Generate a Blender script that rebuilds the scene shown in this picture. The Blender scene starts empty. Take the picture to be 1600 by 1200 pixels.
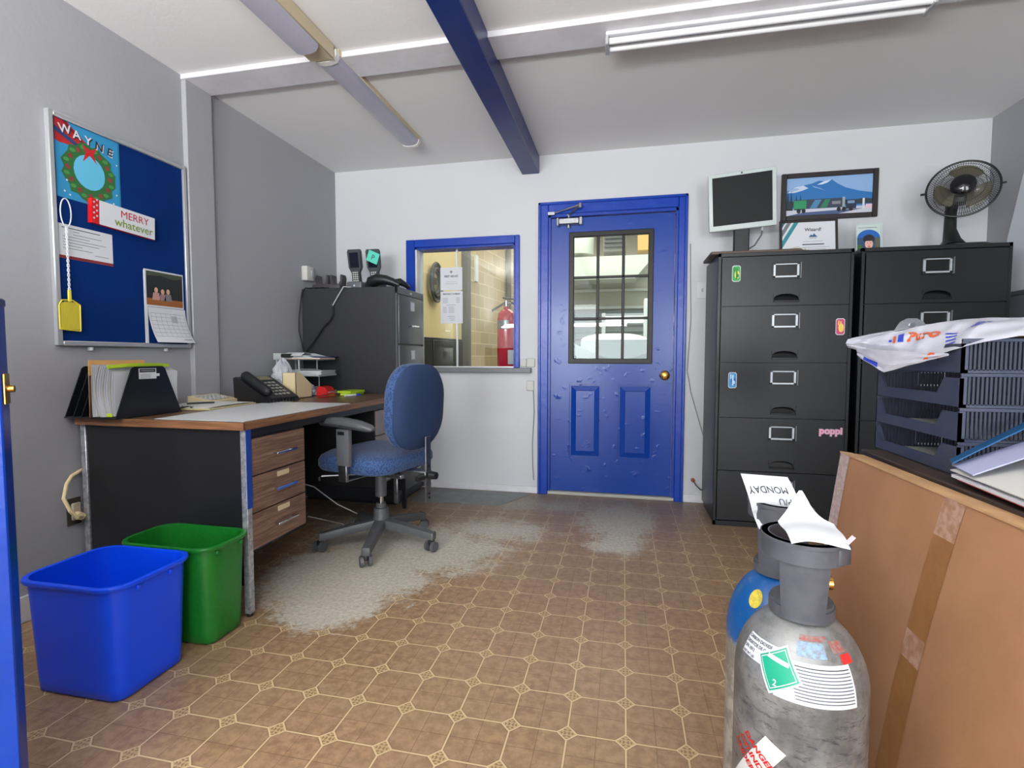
import bpy, bmesh, math, random
from mathutils import Matrix, Vector
R = math.radians
random.seed(7)
C = bpy.context.scene.collection
SC = bpy.context.scene

# ------------------------------------------------------------------ camera, world, light, exposure
YAW, PITCH, ROLL, FPX, CAMH = 0.21426740, 0.05467383, 0.00071632, 797.158, 1.0
cy, sy = math.cos(YAW), math.sin(YAW)
f0 = Vector((-sy, cy, 0)); r0 = Vector((cy, sy, 0)); u0 = Vector((0, 0, 1))
fw = f0*math.cos(PITCH) - u0*math.sin(PITCH)
up = u0*math.cos(PITCH) + f0*math.sin(PITCH)
rt = r0*math.cos(ROLL) + up*math.sin(ROLL)
up = up*math.cos(ROLL) - r0*math.sin(ROLL)
cam = bpy.data.cameras.new('camera'); co = bpy.data.objects.new('camera', cam); C.objects.link(co)
cam.sensor_width = 36; cam.sensor_fit = 'HORIZONTAL'; cam.lens = FPX/1600*36; cam.clip_start = 0.02
co.matrix_world = Matrix(((rt.x, up.x, -fw.x, 0), (rt.y, up.y, -fw.y, 0), (rt.z, up.z, -fw.z, CAMH), (0, 0, 0, 1)))
SC.camera = co

SC.view_settings.view_transform = 'Standard'
SC.view_settings.look = 'None'
SC.view_settings.gamma = 1
SC.view_settings.use_curve_mapping = False
SC.view_settings.exposure = 0.22

w = bpy.data.worlds.new('world'); SC.world = w; w.use_nodes = True
w.node_tree.nodes['Background'].inputs[0].default_value = (0.72, 0.85, 1.0, 1)
w.node_tree.nodes['Background'].inputs[1].default_value = 1.6

def area(name, loc, size, power, col, rot):
    l = bpy.data.lights.new(name, 'AREA'); l.shape = 'RECTANGLE'; l.size, l.size_y = size
    l.energy = power; l.color = col
    o = bpy.data.objects.new(name, l); C.objects.link(o); o.location = loc; o.rotation_euler = rot
    return o
YF = -3.4          # the wall behind the camera, with the two glazed openings that light the room
for i, (x, wd) in enumerate(((-1.15, 1.3), (1.35, 1.3))):
    area('window_daylight', (x, YF+0.02, 1.12), (wd, 2.0), 92, (0.93, 0.97, 1.0), (R(90+14), 0, 0))
area('added_uplight', (-0.95, -0.9, 1.5), (2.0, 0.3), 158, (1.0, 0.98, 0.95), (R(180-14), 0, 0))  # unseen uplight added to brighten the ceiling and its bounce
area('hall_fill', (-0.6, 6.2, 4.3), (5.0, 2.0), 230, (1.0, 0.96, 0.86), (0, 0, 0))  # fill areas added overhead to brighten the hall, without fixtures
area('hall_fill', (-0.3, 10.0, 4.3), (5.0, 2.0), 170, (1.0, 0.97, 0.90), (0, 0, 0))

# ------------------------------------------------------------------ materials
def lin(c):
    return tuple((v/255/12.92 if v/255 <= 0.04045 else ((v/255+0.055)/1.055)**2.4) for v in c) + (1,)
class NT:
    def __init__(s, m): s.t = m.node_tree; s.n = s.t.nodes; s.l = s.t.links
    def new(s, t, **k):
        n = s.n.new(t)
        for a, b in k.items(): setattr(n, a, b)
        return n
    def m(s, op, a, b=None, c=None):
        n = s.n.new('ShaderNodeMath'); n.operation = op
        for i, v in enumerate((a, b, c)):
            if v is None: continue
            if isinstance(v, (int, float)): n.inputs[i].default_value = v
            else: s.l.new(v, n.inputs[i])
        return n.outputs[0]
    def mix(s, f, a, b):
        n = s.n.new('ShaderNodeMix'); n.data_type = 'RGBA'
        for i, v in ((0, f), (6, a), (7, b)):
            if isinstance(v, (int, float)): n.inputs[i].default_value = v
            elif isinstance(v, tuple): n.inputs[i].default_value = v
            else: s.l.new(v, n.inputs[i])
        return n.outputs[2]
    def noise(s, vec, scale, detail=4, rough=0.55, dist=0):
        n = s.n.new('ShaderNodeTexNoise'); n.inputs['Scale'].default_value = scale
        n.inputs['Detail'].default_value = detail; n.inputs['Roughness'].default_value = rough
        n.inputs['Distortion'].default_value = dist
        s.l.new(vec, n.inputs['Vector']); return n.outputs['Fac']
    def ss(s, x, a, b):
        n = s.n.new('ShaderNodeMapRange'); n.interpolation_type = 'SMOOTHSTEP'
        s.l.new(x, n.inputs[0]); n.inputs[1].default_value = a; n.inputs[2].default_value = b
        return n.outputs[0]
    def bump(s, h, dist, strength=1.0):
        n = s.n.new('ShaderNodeBump'); n.inputs['Strength'].default_value = strength
        n.inputs['Distance'].default_value = dist; s.l.new(h, n.inputs['Height']); return n.outputs[0]
MATS = {}
def mat(name, col, rough=0.5, metal=0.0, spec=0.5, var=None, bump=None, coat=0, emit=0, stretch=None, sheen=0):
    """var = (scale, second colour, amount); bump = (scale, distance)"""
    if name in MATS: return MATS[name]
    m = bpy.data.materials.new(name); m.use_nodes = True; t = NT(m); b = t.n['Principled BSDF']
    b.inputs['Roughness'].default_value = rough; b.inputs['Metallic'].default_value = metal
    b.inputs['Specular IOR Level'].default_value = spec; b.inputs['Coat Weight'].default_value = coat
    b.inputs['Base Color'].default_value = lin(col)
    if sheen: b.inputs['Sheen Weight'].default_value = sheen
    if emit:
        b.inputs['Emission Color'].default_value = lin(col); b.inputs['Emission Strength'].default_value = emit
    if var or bump:
        g = t.new('ShaderNodeNewGeometry'); vec = g.outputs['Position']
        if stretch:
            mp = t.new('ShaderNodeMapping'); mp.inputs['Scale'].default_value = stretch
            t.l.new(vec, mp.inputs[0]); vec = mp.outputs[0]
        if var:
            f = t.m('MULTIPLY', t.ss(t.noise(vec, var[0]), 0.35, 0.65), var[2])
            t.l.new(t.mix(f, lin(col), lin(var[1])), b.inputs['Base Color'])
        if bump:
            t.l.new(t.bump(t.noise(vec, bump[0], 3), bump[1]), b.inputs['Normal'])
    MATS[name] = m; return m

def glass_mat(name, tint=(0.93, 0.97, 0.95, 1), refl=0.10):
    m = bpy.data.materials.new(name); m.use_nodes = True; t = NT(m); t.n.clear()
    o = t.new('ShaderNodeOutputMaterial'); tr = t.new('ShaderNodeBsdfTransparent'); tr.inputs[0].default_value = tint
    gl = t.new('ShaderNodeBsdfGlossy'); gl.inputs['Roughness'].default_value = 0.0
    lw = t.new('ShaderNodeFresnel'); lw.inputs[0].default_value = 1.5
    f = t.m('MULTIPLY', lw.outputs[0], refl)
    mx = t.new('ShaderNodeMixShader'); t.l.new(f, mx.inputs[0]); t.l.new(tr.outputs[0], mx.inputs[1]); t.l.new(gl.outputs[0], mx.inputs[2])
    t.l.new(mx.outputs[0], o.inputs[0]); MATS[name] = m; return m
def film_mat(name, col, alpha, rough=0.25):
    m = bpy.data.materials.new(name); m.use_nodes = True; t = NT(m); b = t.n['Principled BSDF']
    b.inputs['Base Color'].default_value = lin(col); b.inputs['Roughness'].default_value = rough
    b.inputs['Alpha'].default_value = alpha; MATS[name] = m; return m

T = 0.1524; OX, OY = 0.019015, 1.456434
def floor_mat():
    m = bpy.data.materials.new('vinyl_floor'); m.use_nodes = True; t = NT(m); b = t.n['Principled BSDF']
    g = t.new('ShaderNodeNewGeometry'); P = g.outputs['Position']
    s = t.new('ShaderNodeSeparateXYZ'); t.l.new(P, s.inputs[0]); X, Y = s.outputs[0], s.outputs[1]
    def cell(v, o):
        return t.m('ABSOLUTE', t.m('SUBTRACT', t.m('FRACT', t.m('ADD', t.m('DIVIDE', t.m('SUBTRACT', v, o), T), 0.5)), 0.5))
    au, av = cell(X, OX), cell(Y, OY)
    d = t.m('ADD', au, av)
    indiam = t.m('LESS_THAN', d, 0.185)
    rim = t.m('LESS_THAN', t.m('ABSOLUTE', t.m('SUBTRACT', d, 0.172)), 0.020)
    line = t.m('MULTIPLY', t.m('LESS_THAN', t.m('MINIMUM', au, av), 0.015), t.m('SUBTRACT', 1, indiam))
    light = t.m('MAXIMUM', rim, line)
    mid = t.m('LESS_THAN', t.m('SUBTRACT', 0.5, t.m('MAXIMUM', au, av)), 0.007)
    edge = t.m('MULTIPLY', t.m('LESS_THAN', t.m('MINIMUM', au, av), 0.030), t.m('SUBTRACT', 1, indiam))
    edge2 = t.m('LESS_THAN', t.m('ABSOLUTE', t.m('SUBTRACT', d, 0.205)), 0.014)
    n1 = t.noise(P, 34, 5, 0.65); n2 = t.noise(P, 5, 3); n3 = t.noise(P, 150, 3, 0.7)
    c = t.mix(t.ss(n1, 0.32, 0.68), lin((134, 105, 78)), lin((163, 132, 100)))
    c = t.mix(t.m('MULTIPLY', t.ss(n2, 0.35, 0.7), 0.35), c, lin((150, 126, 96)))
    c = t.mix(t.m('MULTIPLY', t.m('MAXIMUM', edge, edge2), 0.35), c, lin((104, 78, 54)))
    orn = t.m('MULTIPLY', t.m('LESS_THAN', d, 0.152), 1)
    k = 2*math.pi/(0.155)
    rr = t.m('SINE', t.m('MULTIPLY', t.m('MAXIMUM', au, av), k*1.4))
    r2 = t.m('SINE', t.m('MULTIPLY', t.m('SUBTRACT', au, av), k*1.2))
    flower = t.m('GREATER_THAN', t.m('ADD', t.m('MULTIPLY', rr, r2), t.m('MULTIPLY', n3, 0.6)), 0.42)
    dc = t.mix(t.m('MULTIPLY', flower, 0.75), lin((180, 152, 112)), lin((112, 88, 60)))
    c = t.mix(orn, c, dc)
    c = t.mix(t.m('MULTIPLY', mid, 0.6), c, lin((106, 78, 58)))
    c = t.mix(t.m('MULTIPLY', light, 0.85), c, lin((208, 184, 142)))
    # worn patches where the print has been scuffed away
    nz = t.noise(P, 7, 6, 0.7, 0.4); nf = t.noise(P, 42, 4, 0.75)
    mask = None
    for (x, y, rx, ry, k2) in ((-1.22, 2.10, .40, .42, 1.0), (-1.0, 2.45, .52, .42, .74), (-1.15, 1.85, .24, .26, 1.0), (-.70, 2.80, .50, .34, .52), (-1.45, 2.6, .35, .5, .6), (-.02, 3.15, .28, .42, .74), (-.02, 2.75, .20, .24, 0.66), (-.55, 3.35, .9, .22, .45)):
        dx = t.m('DIVIDE', t.m('SUBTRACT', X, x), rx); dy = t.m('DIVIDE', t.m('SUBTRACT', Y, y), ry)
        q = t.m('SUBTRACT', 1.0, t.m('SQRT', t.m('ADD', t.m('MULTIPLY', dx, dx), t.m('MULTIPLY', dy, dy))))
        q = t.m('MULTIPLY', t.m('ADD', q, 0.35), k2)
        mask = q if mask is None else t.m('MAXIMUM', mask, q)
    mk = t.m('ADD', mask, t.m('MULTIPLY', t.m('SUBTRACT', nz, 0.5), 0.9))
    mk = t.m('ADD', mk, t.m('MULTIPLY', t.m('SUBTRACT', nf, 0.5), 0.9))
    worn = t.ss(mk, 0.26, 0.60)
    wc = t.mix(t.ss(t.noise(P, 60, 5, 0.7), 0.3, 0.7), lin((172, 168, 154)), lin((206, 202, 188)))
    c = t.mix(t.m('MULTIPLY', worn, 0.88), c, wc)
    # greyer, darker tone growing towards the door wall
    far_tone = t.m('MULTIPLY', t.ss(Y, 2.6, 3.5), t.m('ADD', 0.25, t.m('MULTIPLY', nz, 0.5)))
    c = t.mix(far_tone, c, lin((112, 104, 92)))
    t.l.new(c, b.inputs['Base Color'])
    rg = t.m('ADD', t.m('MULTIPLY', worn, 0.18), t.m('ADD', 0.34, t.m('MULTIPLY', n2, 0.16)))
    t.l.new(rg, b.inputs['Roughness'])
    h = t.m('ADD', t.m('MULTIPLY', n1, 0.4), t.m('MULTIPLY', t.m('MAXIMUM', light, mid), -0.6))
    t.l.new(t.bump(h, 0.0007, 0.6), b.inputs['Normal'])
    return m
def door_paint():
    m = bpy.data.materials.new('door_blue_gloss'); m.use_nodes = True; t = NT(m); b = t.n['Principled BSDF']
    g = t.new('ShaderNodeNewGeometry'); P = g.outputs['Position']
    s = t.new('ShaderNodeSeparateXYZ'); t.l.new(P, s.inputs[0])
    b.inputs['Base Color'].default_value = lin((7, 60, 152)); b.inputs['Roughness'].default_value = 0.24; b.inputs['Specular IOR Level'].default_value = 0.4
    low = t.m('ADD', 0.25, t.ss(s.outputs[2], 1.5, 0.3))
    n = t.ss(t.noise(P, 15, 2, 0.5), 0.60, 0.82)
    h = t.m('ADD', t.m('MULTIPLY', t.m('MULTIPLY', n, low), 1.0), t.m('MULTIPLY', t.noise(P, 60, 3), 0.10))
    t.l.new(t.bump(h, 0.0038, 0.6), b.inputs['Normal']); MATS['door_blue_gloss'] = m; return m
def wood_mat(name, c1, c2, axis='Y', rough=0.4, scale=1.0):
    m = bpy.data.materials.new(name); m.use_nodes = True; t = NT(m); b = t.n['Principled BSDF']
    g = t.new('ShaderNodeNewGeometry'); mp = t.new('ShaderNodeMapping')
    mp.inputs['Scale'].default_value = {'Y': (30*scale, 2.5*scale, 60*scale), 'X': (2.5*scale, 30*scale, 60*scale), 'Z': (60, 60, 4)}[axis]
    t.l.new(g.outputs['Position'], mp.inputs[0])
    n = t.noise(mp.outputs[0], 2.0, 6, 0.65, 0.6)
    t.l.new(t.mix(t.ss(n, 0.35, 0.68), lin(c1), lin(c2)), b.inputs['Base Color'])
    b.inputs['Roughness'].default_value = rough; MATS[name] = m; return m
def block_mat():
    m = bpy.data.materials.new('painted_block'); m.use_nodes = True; t = NT(m); b = t.n['Principled BSDF']
    g = t.new('ShaderNodeNewGeometry'); s = t.new('ShaderNodeSeparateXYZ'); t.l.new(g.outputs['Position'], s.inputs[0])
    cmb = t.new('ShaderNodeCombineXYZ'); t.l.new(s.outputs[1], cmb.inputs[0]); t.l.new(s.outputs[2], cmb.inputs[1])
    br = t.new('ShaderNodeTexBrick'); t.l.new(cmb.outputs[0], br.inputs[0])
    br.inputs['Scale'].default_value = 1; br.inputs['Brick Width'].default_value = 0.4; br.inputs['Row Height'].default_value = 0.2
    br.inputs['Mortar Size'].default_value = 0.008; br.inputs['Color1'].default_value = lin((176, 155, 112)); br.inputs['Color2'].default_value = lin((160, 140, 100)); br.inputs['Mortar'].default_value = lin((196, 178, 136))
    t.l.new(br.outputs[0], b.inputs['Base Color']); b.inputs['Roughness'].default_value = 0.8
    t.l.new(t.bump(br.outputs['Fac'], 0.01, 0.5), b.inputs['Normal']); MATS['painted_block'] = m; return m
def cyl_metal():
    m = bpy.data.materials.new('scuffed_steel'); m.use_nodes = True; t = NT(m); b = t.n['Principled BSDF']
    g = t.new('ShaderNodeNewGeometry'); P = g.outputs['Position']
    s = t.new('ShaderNodeSeparateXYZ'); t.l.new(P, s.inputs[0])
    mp = t.new('ShaderNodeMapping'); mp.inputs['Scale'].default_value = (1, 1, 3.5); t.l.new(P, mp.inputs[0])
    c = t.mix(t.ss(t.noise(P, 10, 5, 0.7), .35, .65), lin((98, 99, 98)), lin((142, 143, 142)))
    scuff = t.m('MULTIPLY', t.ss(t.noise(mp.outputs[0], 30, 6, 0.8), 0.52, 0.64), t.m('ADD', 0.15, t.ss(s.outputs[2], 0.50, 0.42)))
    c = t.mix(t.m('MULTIPLY', scuff, 0.75), c, lin((62, 62, 70)))
    pit = t.ss(t.noise(P, 90, 4, 0.8), 0.6, 0.7)
    c = t.mix(t.m('MULTIPLY', pit, 0.5), c, lin((80, 76, 68)))
    t.l.new(c, b.inputs['Base Color']); b.inputs['Metallic'].default_value = 0.35
    b.inputs['Roughness'].default_value = 0.38
    t.l.new(t.bump(t.noise(P, 70, 4), 0.0015, 0.5), b.inputs['Normal']); MATS['scuffed_steel'] = m; return m
def cyl_blue():
    m = bpy.data.materials.new('blue_over_bare'); m.use_nodes = True; t = NT(m); b = t.n['Principled BSDF']
    g = t.new('ShaderNodeNewGeometry'); P = g.outputs['Position']
    s = t.new('ShaderNodeSeparateXYZ'); t.l.new(P, s.inputs[0])
    z = t.m('ADD', s.outputs[2], t.m('MULTIPLY', t.m('SUBTRACT', t.noise(P, 18, 5, 0.7), 0.5), 0.10))
    blue = t.mix(t.m('MULTIPLY', t.ss(t.noise(P, 40, 5, .75), .55, .7), 0.6), lin((14, 84, 150)), lin((96, 120, 140)))
    bare = t.mix(t.ss(t.noise(P, 22, 5, .7), .4, .6), lin((120, 118, 108)), lin((168, 164, 152)))
    t.l.new(t.mix(t.ss(z, 0.385, 0.41), bare, blue), b.inputs['Base Color'])
    b.inputs['Roughness'].default_value = 0.35; MATS['blue_over_bare'] = m; return m
def chair_fabric():
    m = bpy.data.materials.new('blue_fabric'); m.use_nodes = True; t = NT(m); b = t.n['Principled BSDF']
    g = t.new('ShaderNodeNewGeometry'); P = g.outputs['Position']
    v = t.new('ShaderNodeTexVoronoi'); v.inputs['Scale'].default_value = 110; t.l.new(P, v.inputs[0])
    f = t.ss(v.outputs[0], 0.25, 0.6)
    t.l.new(t.mix(f, lin((28, 50, 92)), lin((56, 86, 134))), b.inputs['Base Color'])
    b.inputs['Roughness'].default_value = 0.8; b.inputs['Sheen Weight'].default_value = 0.15
    t.l.new(t.bump(v.outputs[0], 0.002, 0.6), b.inputs['Normal']); MATS['blue_fabric'] = m; return m
def slat_mat():
    m = bpy.data.materials.new('rollup_slats'); m.use_nodes = True; t = NT(m); b = t.n['Principled BSDF']
    g = t.new('ShaderNodeNewGeometry'); s = t.new('ShaderNodeSeparateXYZ'); t.l.new(g.outputs['Position'], s.inputs[0])
    h = t.m('SINE', t.m('MULTIPLY', s.outputs[2], 60)); t.l.new(t.bump(h, 0.02, 0.8), b.inputs['Normal'])
    b.inputs['Base Color'].default_value = lin((150, 158, 160)); b.inputs['Roughness'].default_value = 0.5; MATS['rollup_slats'] = m; return m

FLOOR = floor_mat(); DOORB = door_paint(); BLOCK = block_mat(); STEELC = cyl_metal(); BLUEC = cyl_blue(); FAB = chair_fabric(); SLAT = slat_mat()
WOODTOP = wood_mat('walnut_laminate_top', (84, 60, 42), (118, 88, 62), 'Y', 0.28)
WOODED = wood_mat('walnut_edge', (110, 74, 48), (150, 108, 74), 'Y', 0.4)
WOODED2 = wood_mat('walnut_edge_side', (116, 76, 48), (158, 112, 76), 'X', 0.4)
WOODDR = wood_mat('walnut_drawer', (98, 72, 58), (142, 112, 94), 'Y', 0.42)
DARKWOOD = wood_mat('dark_wood', (46, 36, 32), (78, 62, 54), 'Y', 0.5)
GREYWALL = mat('grey_wall_paint', (160, 161, 166), 0.75, var=(1.6, (154, 155, 161), .5), bump=(45, .0006))
WHITEWALL = mat('pale_wall_paint', (200, 202, 205), 0.7, var=(1.4, (194, 196, 200), .5), bump=(45, .0006))
CEIL = mat('ceiling_paint', (226, 226, 226), 0.85, bump=(60, .0005))
WHITE = mat('white_gloss_trim', (216, 216, 220), 0.4, var=(9, (196, 196, 200), .5))
BLUEFR = mat('blue_trim_gloss', (6, 56, 160), 0.26, spec=0.4, var=(12, (10, 64, 170), .5), bump=(22, .0015))
NAVYB = mat('navy_beam_paint', (2, 34, 104), 0.28, spec=0.35, bump=(14, .001), var=(6, (4, 40, 112), .5))
BLACK = mat('black_plastic', (26, 27, 29), 0.42, bump=(220, .0002))
BLACKM = mat('black_cabinet_enamel', (12, 14, 18), 0.36, bump=(9, .0008), var=(3, (17, 19, 23), .5))
GREYCAB = mat('charcoal_cabinet_side', (42, 43, 46), 0.42, bump=(120, .0002))
GREYFR = mat('slate_drawer_front', (80, 86, 91), 0.36, bump=(8, .0006))
CHROME = mat('chrome', (205, 207, 210), 0.16, 1.0)
STEEL = mat('brushed_steel', (160, 162, 165), 0.38, 1.0, var=(40, (120, 122, 126), .5))
DGREY = mat('dark_grey_plastic', (74, 76, 80), 0.45, bump=(160, .0003), var=(14, (92, 92, 92), .5))
MGREY = mat('grey_soft_plastic', (96, 98, 102), 0.4)
LGREY = mat('light_grey_plastic', (176, 180, 182), 0.5)
PAPER = mat('paper_white', (208, 211, 216), 0.8)
PAPER2 = mat('paper_offwhite', (198, 198, 193), 0.8)
INK = mat('ink_black', (40, 42, 48), 0.7)
INKG = mat('ink_grey', (128, 130, 136), 0.8)
CREAM = mat('cream_card', (222, 204, 160), 0.7)
RED = mat('red_plastic', (196, 22, 26), 0.35)
REDEXT = mat('red_enamel', (196, 14, 30), 0.22, coat=.4)
LIME = mat('lime_paper', (176, 206, 40), 0.6)
YEL = mat('yellow_plastic', (220, 204, 60), 0.5)
TEAL = mat('teal_sticky_note', (92, 206, 184), 0.7)
FELT = mat('blue_felt', (6, 42, 104), 0.95, spec=.1, bump=(300, .0008), var=(5, (9, 48, 112), .6))
ALU = mat('aluminium_frame', (196, 198, 200), 0.35, 0.6)
BLUEBIN = mat('blue_bin_plastic', (4, 74, 236), 0.34, bump=(26, .0006))
GREENBIN = mat('green_bin_plastic', (22, 110, 34), 0.3, bump=(40, .0005), var=(60, (30, 124, 44), .5))
BRASS = mat('brass', (196, 150, 78), 0.2, 1.0)
CARD = mat('cardboard', (170, 124, 88), 0.75, var=(7, (158, 114, 78), .7), bump=(60, .0008))
TAPE = mat('packing_tape_brown', (146, 98, 52), 0.3, var=(30, (160, 112, 66), .6))
TAPEW = mat('scuffed_tape_end', (186, 150, 128), 0.5, var=(70, (156, 110, 76), .8))
TRAYP = mat('navy_tray_plastic', (52, 60, 82), 0.42, var=(18, (66, 70, 84), .7))
TRAYD = mat('dark_tray_ribs', (44, 50, 64), 0.45)
BAGM = mat('white_poly_bag', (198, 199, 208), 0.3, var=(16, (180, 181, 194), .6))
BAGB = mat('bag_blue_print', (44, 68, 190), 0.35)
BAGO = mat('bag_orange_print', (214, 92, 40), 0.35)
FOLBL = mat('blue_folder', (22, 84, 132), 0.4); FOLRD = mat('red_folder', (176, 66, 66), 0.5); FOLMA = mat('maroon_folder', (100, 26, 30), 0.5)
SCREEN = mat('screen_black', (14, 17, 17), 0.5, spec=0.2)
MONFR = mat('monitor_silver_bezel', (192, 204, 200), 0.4)
GLASS = glass_mat('window_glass', refl=1.3); GLASSD = glass_mat('door_glass', refl=0.45)
FANB = film_mat('smoky_fan_blade', (112, 108, 88), 0.86, 0.2)
PBAG = film_mat('clear_bag_film', (225, 228, 235), 0.5, 0.2)
CLEAR = film_mat('clear_acrylic', (205, 220, 218), 0.45, 0.1)
DIFF = mat('lamp_diffuser', (176, 176, 190), 0.3, var=(3, (166, 166, 182), .5))
YELLOWED = mat('yellowed_metal', (204, 190, 158), 0.45)
HALLW = mat('hall_yellow_paint', (198, 176, 128), 0.75, bump=(20, .001))
HALLB = mat('hall_beige_panel', (172, 168, 150), 0.6)
SHELFG = mat('sill_grey', (112, 114, 118), 0.4)
def colm(r, g, b): return mat('print_%d_%d_%d' % (r, g, b), (r, g, b), 0.6)

# ------------------------------------------------------------------ mesh builder
W = {}
def frame(o, x, y):
    x = Vector(x).normalized(); y = Vector(y); z = x.cross(y).normalized(); y = z.cross(x)
    m = Matrix((x, y, z)).transposed().to_4x4(); m.translation = Vector(o); return m
def rotz(a, loc=(0, 0, 0)): return Matrix.Translation(loc) @ Matrix.Rotation(a, 4, 'Z')
TXT = {}
def text_geo(body, size, bold=0.0, align='LEFT', shear=0):
    k = (body, size, bold, align, shear)
    if k not in TXT:
        c = bpy.data.curves.new('t', 'FONT'); c.body = body; c.size = size; c.offset = bold*size; c.align_x = align; c.resolution_u = 3; c.shear = shear
        o = bpy.data.objects.new('t', c); C.objects.link(o)
        bpy.context.view_layer.update()
        me = bpy.data.meshes.new_from_object(o.evaluated_get(bpy.context.evaluated_depsgraph_get()))
        TXT[k] = ([v.co.copy() for v in me.vertices], [tuple(p.vertices) for p in me.polygons])
        bpy.data.objects.remove(o); bpy.data.curves.remove(c); bpy.data.meshes.remove(me)
    return TXT[k]
class MB:
    def __init__(s, xf=None): s.v = []; s.f = []; s.mi = []; s.mats = []; s.xf = xf or Matrix()
    def _m(s, m):
        if m is None: m = s.mats[0] if s.mats else BLACK
        if m not in s.mats: s.mats.append(m)
        return s.mats.index(m)
    def add(s, vs, fs, m=None, xf=None):
        M_ = s.xf @ xf if xf is not None else s.xf
        n = len(s.v); s.v += [M_ @ Vector(v) for v in vs]; i = s._m(m)
        flip = M_.to_3x3().determinant() < 0
        for f in fs:
            g = tuple(n+k for k in f); s.f.append(g[::-1] if flip else g); s.mi.append(i)
        return s
    def box(s, x0, x1, y0, y1, z0, z1, m=None, bev=0.0, seg=1, xf=None):
        if x0 > x1: x0, x1 = x1, x0
        if y0 > y1: y0, y1 = y1, y0
        if z0 > z1: z0, z1 = z1, z0
        if bev <= 0:
            vs = [(x, y, z) for z in (z0, z1) for y in (y0, y1) for x in (x0, x1)]
            return s.add(vs, [(0, 2, 3, 1), (4, 5, 7, 6), (0, 1, 5, 4), (2, 6, 7, 3), (0, 4, 6, 2), (1, 3, 7, 5)], m, xf)
        bm = bmesh.new(); bmesh.ops.create_cube(bm, size=1)
        for v in bm.verts: v.co = Vector(((x0+x1)/2+v.co.x*(x1-x0), (y0+y1)/2+v.co.y*(y1-y0), (z0+z1)/2+v.co.z*(z1-z0)))
        bev = min(bev, 0.49*min(x1-x0, y1-y0, z1-z0))
        bmesh.ops.bevel(bm, geom=list(bm.edges), offset=bev, segments=seg, profile=0.5, affect='EDGES')
        vs = [v.co.copy() for v in bm.verts]; bm.verts.index_update(); fs = [tuple(v.index for v in f.verts) for f in bm.faces]; bm.free()
        return s.add(vs, fs, m, xf)
    def prism(s, poly, z0, z1, m=None, xf=None, side=None):
        n = len(poly); a = sum(poly[i][0]*poly[(i+1) % n][1]-poly[(i+1) % n][0]*poly[i][1] for i in range(n))
        if a < 0: poly = poly[::-1]
        vs = [(p[0], p[1], z0) for p in poly] + [(p[0], p[1], z1) for p in poly]
        s.add(vs, [tuple(range(n))[::-1], tuple(range(n, 2*n))], m, xf)
        return s.add(vs, [(i, (i+1) % n, n+(i+1) % n, n+i) for i in range(n)], side or m, xf)
    def poly(s, pts, m=None, lay=0, xf=None):
        n = len(pts); a = sum(pts[i][0]*pts[(i+1) % n][1]-pts[(i+1) % n][0]*pts[i][1] for i in range(n))
        if a < 0: pts = pts[::-1]
        return s.add([(p[0], p[1], lay*0.0004) for p in pts], [tuple(range(n))], m, xf)
    def rect(s, x0, y0, x1, y1, m=None, lay=0, xf=None): return s.poly([(x0, y0), (x1, y0), (x1, y1), (x0, y1)], m, lay, xf)
    def disc(s, x, y, rx, ry, m=None, lay=0, n=20, xf=None): return s.poly([(x+rx*math.cos(i*2*math.pi/n), y+ry*math.sin(i*2*math.pi/n)) for i in range(n)], m, lay, xf)
    def text(s, body, size, x, y, m=None, lay=1, bold=0.0, align='LEFT', sx=1.0, rot=0.0, xf=None, shear=0):
        vs, fs = text_geo(body, size, bold, align, shear)
        L = Matrix.Translation((x, y, lay*0.0004)) @ Matrix.Rotation(rot, 4, 'Z') @ Matrix.Diagonal((sx, 1, 1, 1))
        return s.add(vs, fs, m, (xf @ L) if xf is not None else L)
    def cyl(s, p0, p1, r0, r1=None, n=16, m=None, caps=True, xf=None):
        r1 = r0 if r1 is None else r1; p0, p1 = Vector(p0), Vector(p1); d = (p1-p0).normalized()
        a = d.orthogonal().normalized(); b = d.cross(a); vs = []
        for p, r in ((p0, r0), (p1, r1)):
            vs += [p + (a*math.cos(i*2*math.pi/n)+b*math.sin(i*2*math.pi/n))*r for i in range(n)]
        fs = [(i, (i+1) % n, n+(i+1) % n, n+i) for i in range(n)]
        if caps: fs += [tuple(range(n))[::-1], tuple(range(n, 2*n))]
        return s.add(vs, fs, m, xf)
    def lathe(s, prof, n=32, m=None, xf=None, a0=0, a1=2*math.pi, closed=True):
        full = abs(a1-a0-2*math.pi) < 1e-6; k = n if full else n+1; vs = []
        for i in range(k):
            a = a0+(a1-a0)*i/n
            vs += [(r*math.cos(a), r*math.sin(a), z) for r, z in prof]
        p = len(prof); fs = []
        for i in range(n):
            j = (i+1) % k
            for q in range(p-1): fs.append((i*p+q, j*p+q, j*p+q+1, i*p+q+1))
        if full and closed:
            if prof[0][0] > 1e-6: fs.append(tuple(i*p for i in range(k))[::-1])
            if prof[-1][0] > 1e-6: fs.append(tuple(i*p+p-1 for i in range(k)))
        return s.add(vs, fs, m, xf)
    def ring(s, ri, ro, z0, z1, n=40, m=None, xf=None, a0=0, a1=2*math.pi):
        full = abs(a1-a0-2*math.pi) < 1e-6; k = n if full else n+1; vs = []
        for i in range(k):
            a = a0+(a1-a0)*i/n; c, sn = math.cos(a), math.sin(a)
            vs += [(ri*c, ri*sn, z0), (ro*c, ro*sn, z0), (ro*c, ro*sn, z1), (ri*c, ri*sn, z1)]
        fs = []
        for i in range(n):
            j = (i+1) % k
            for q in range(4): fs.append((i*4+q, j*4+q, j*4+(q+1) % 4, i*4+(q+1) % 4))
        if not full: fs += [(3, 2, 1, 0)[::-1][::-1], (k*4-4, k*4-3, k*4-2, k*4-1)[::-1]]
        return s.add(vs, fs, m, xf)
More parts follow.
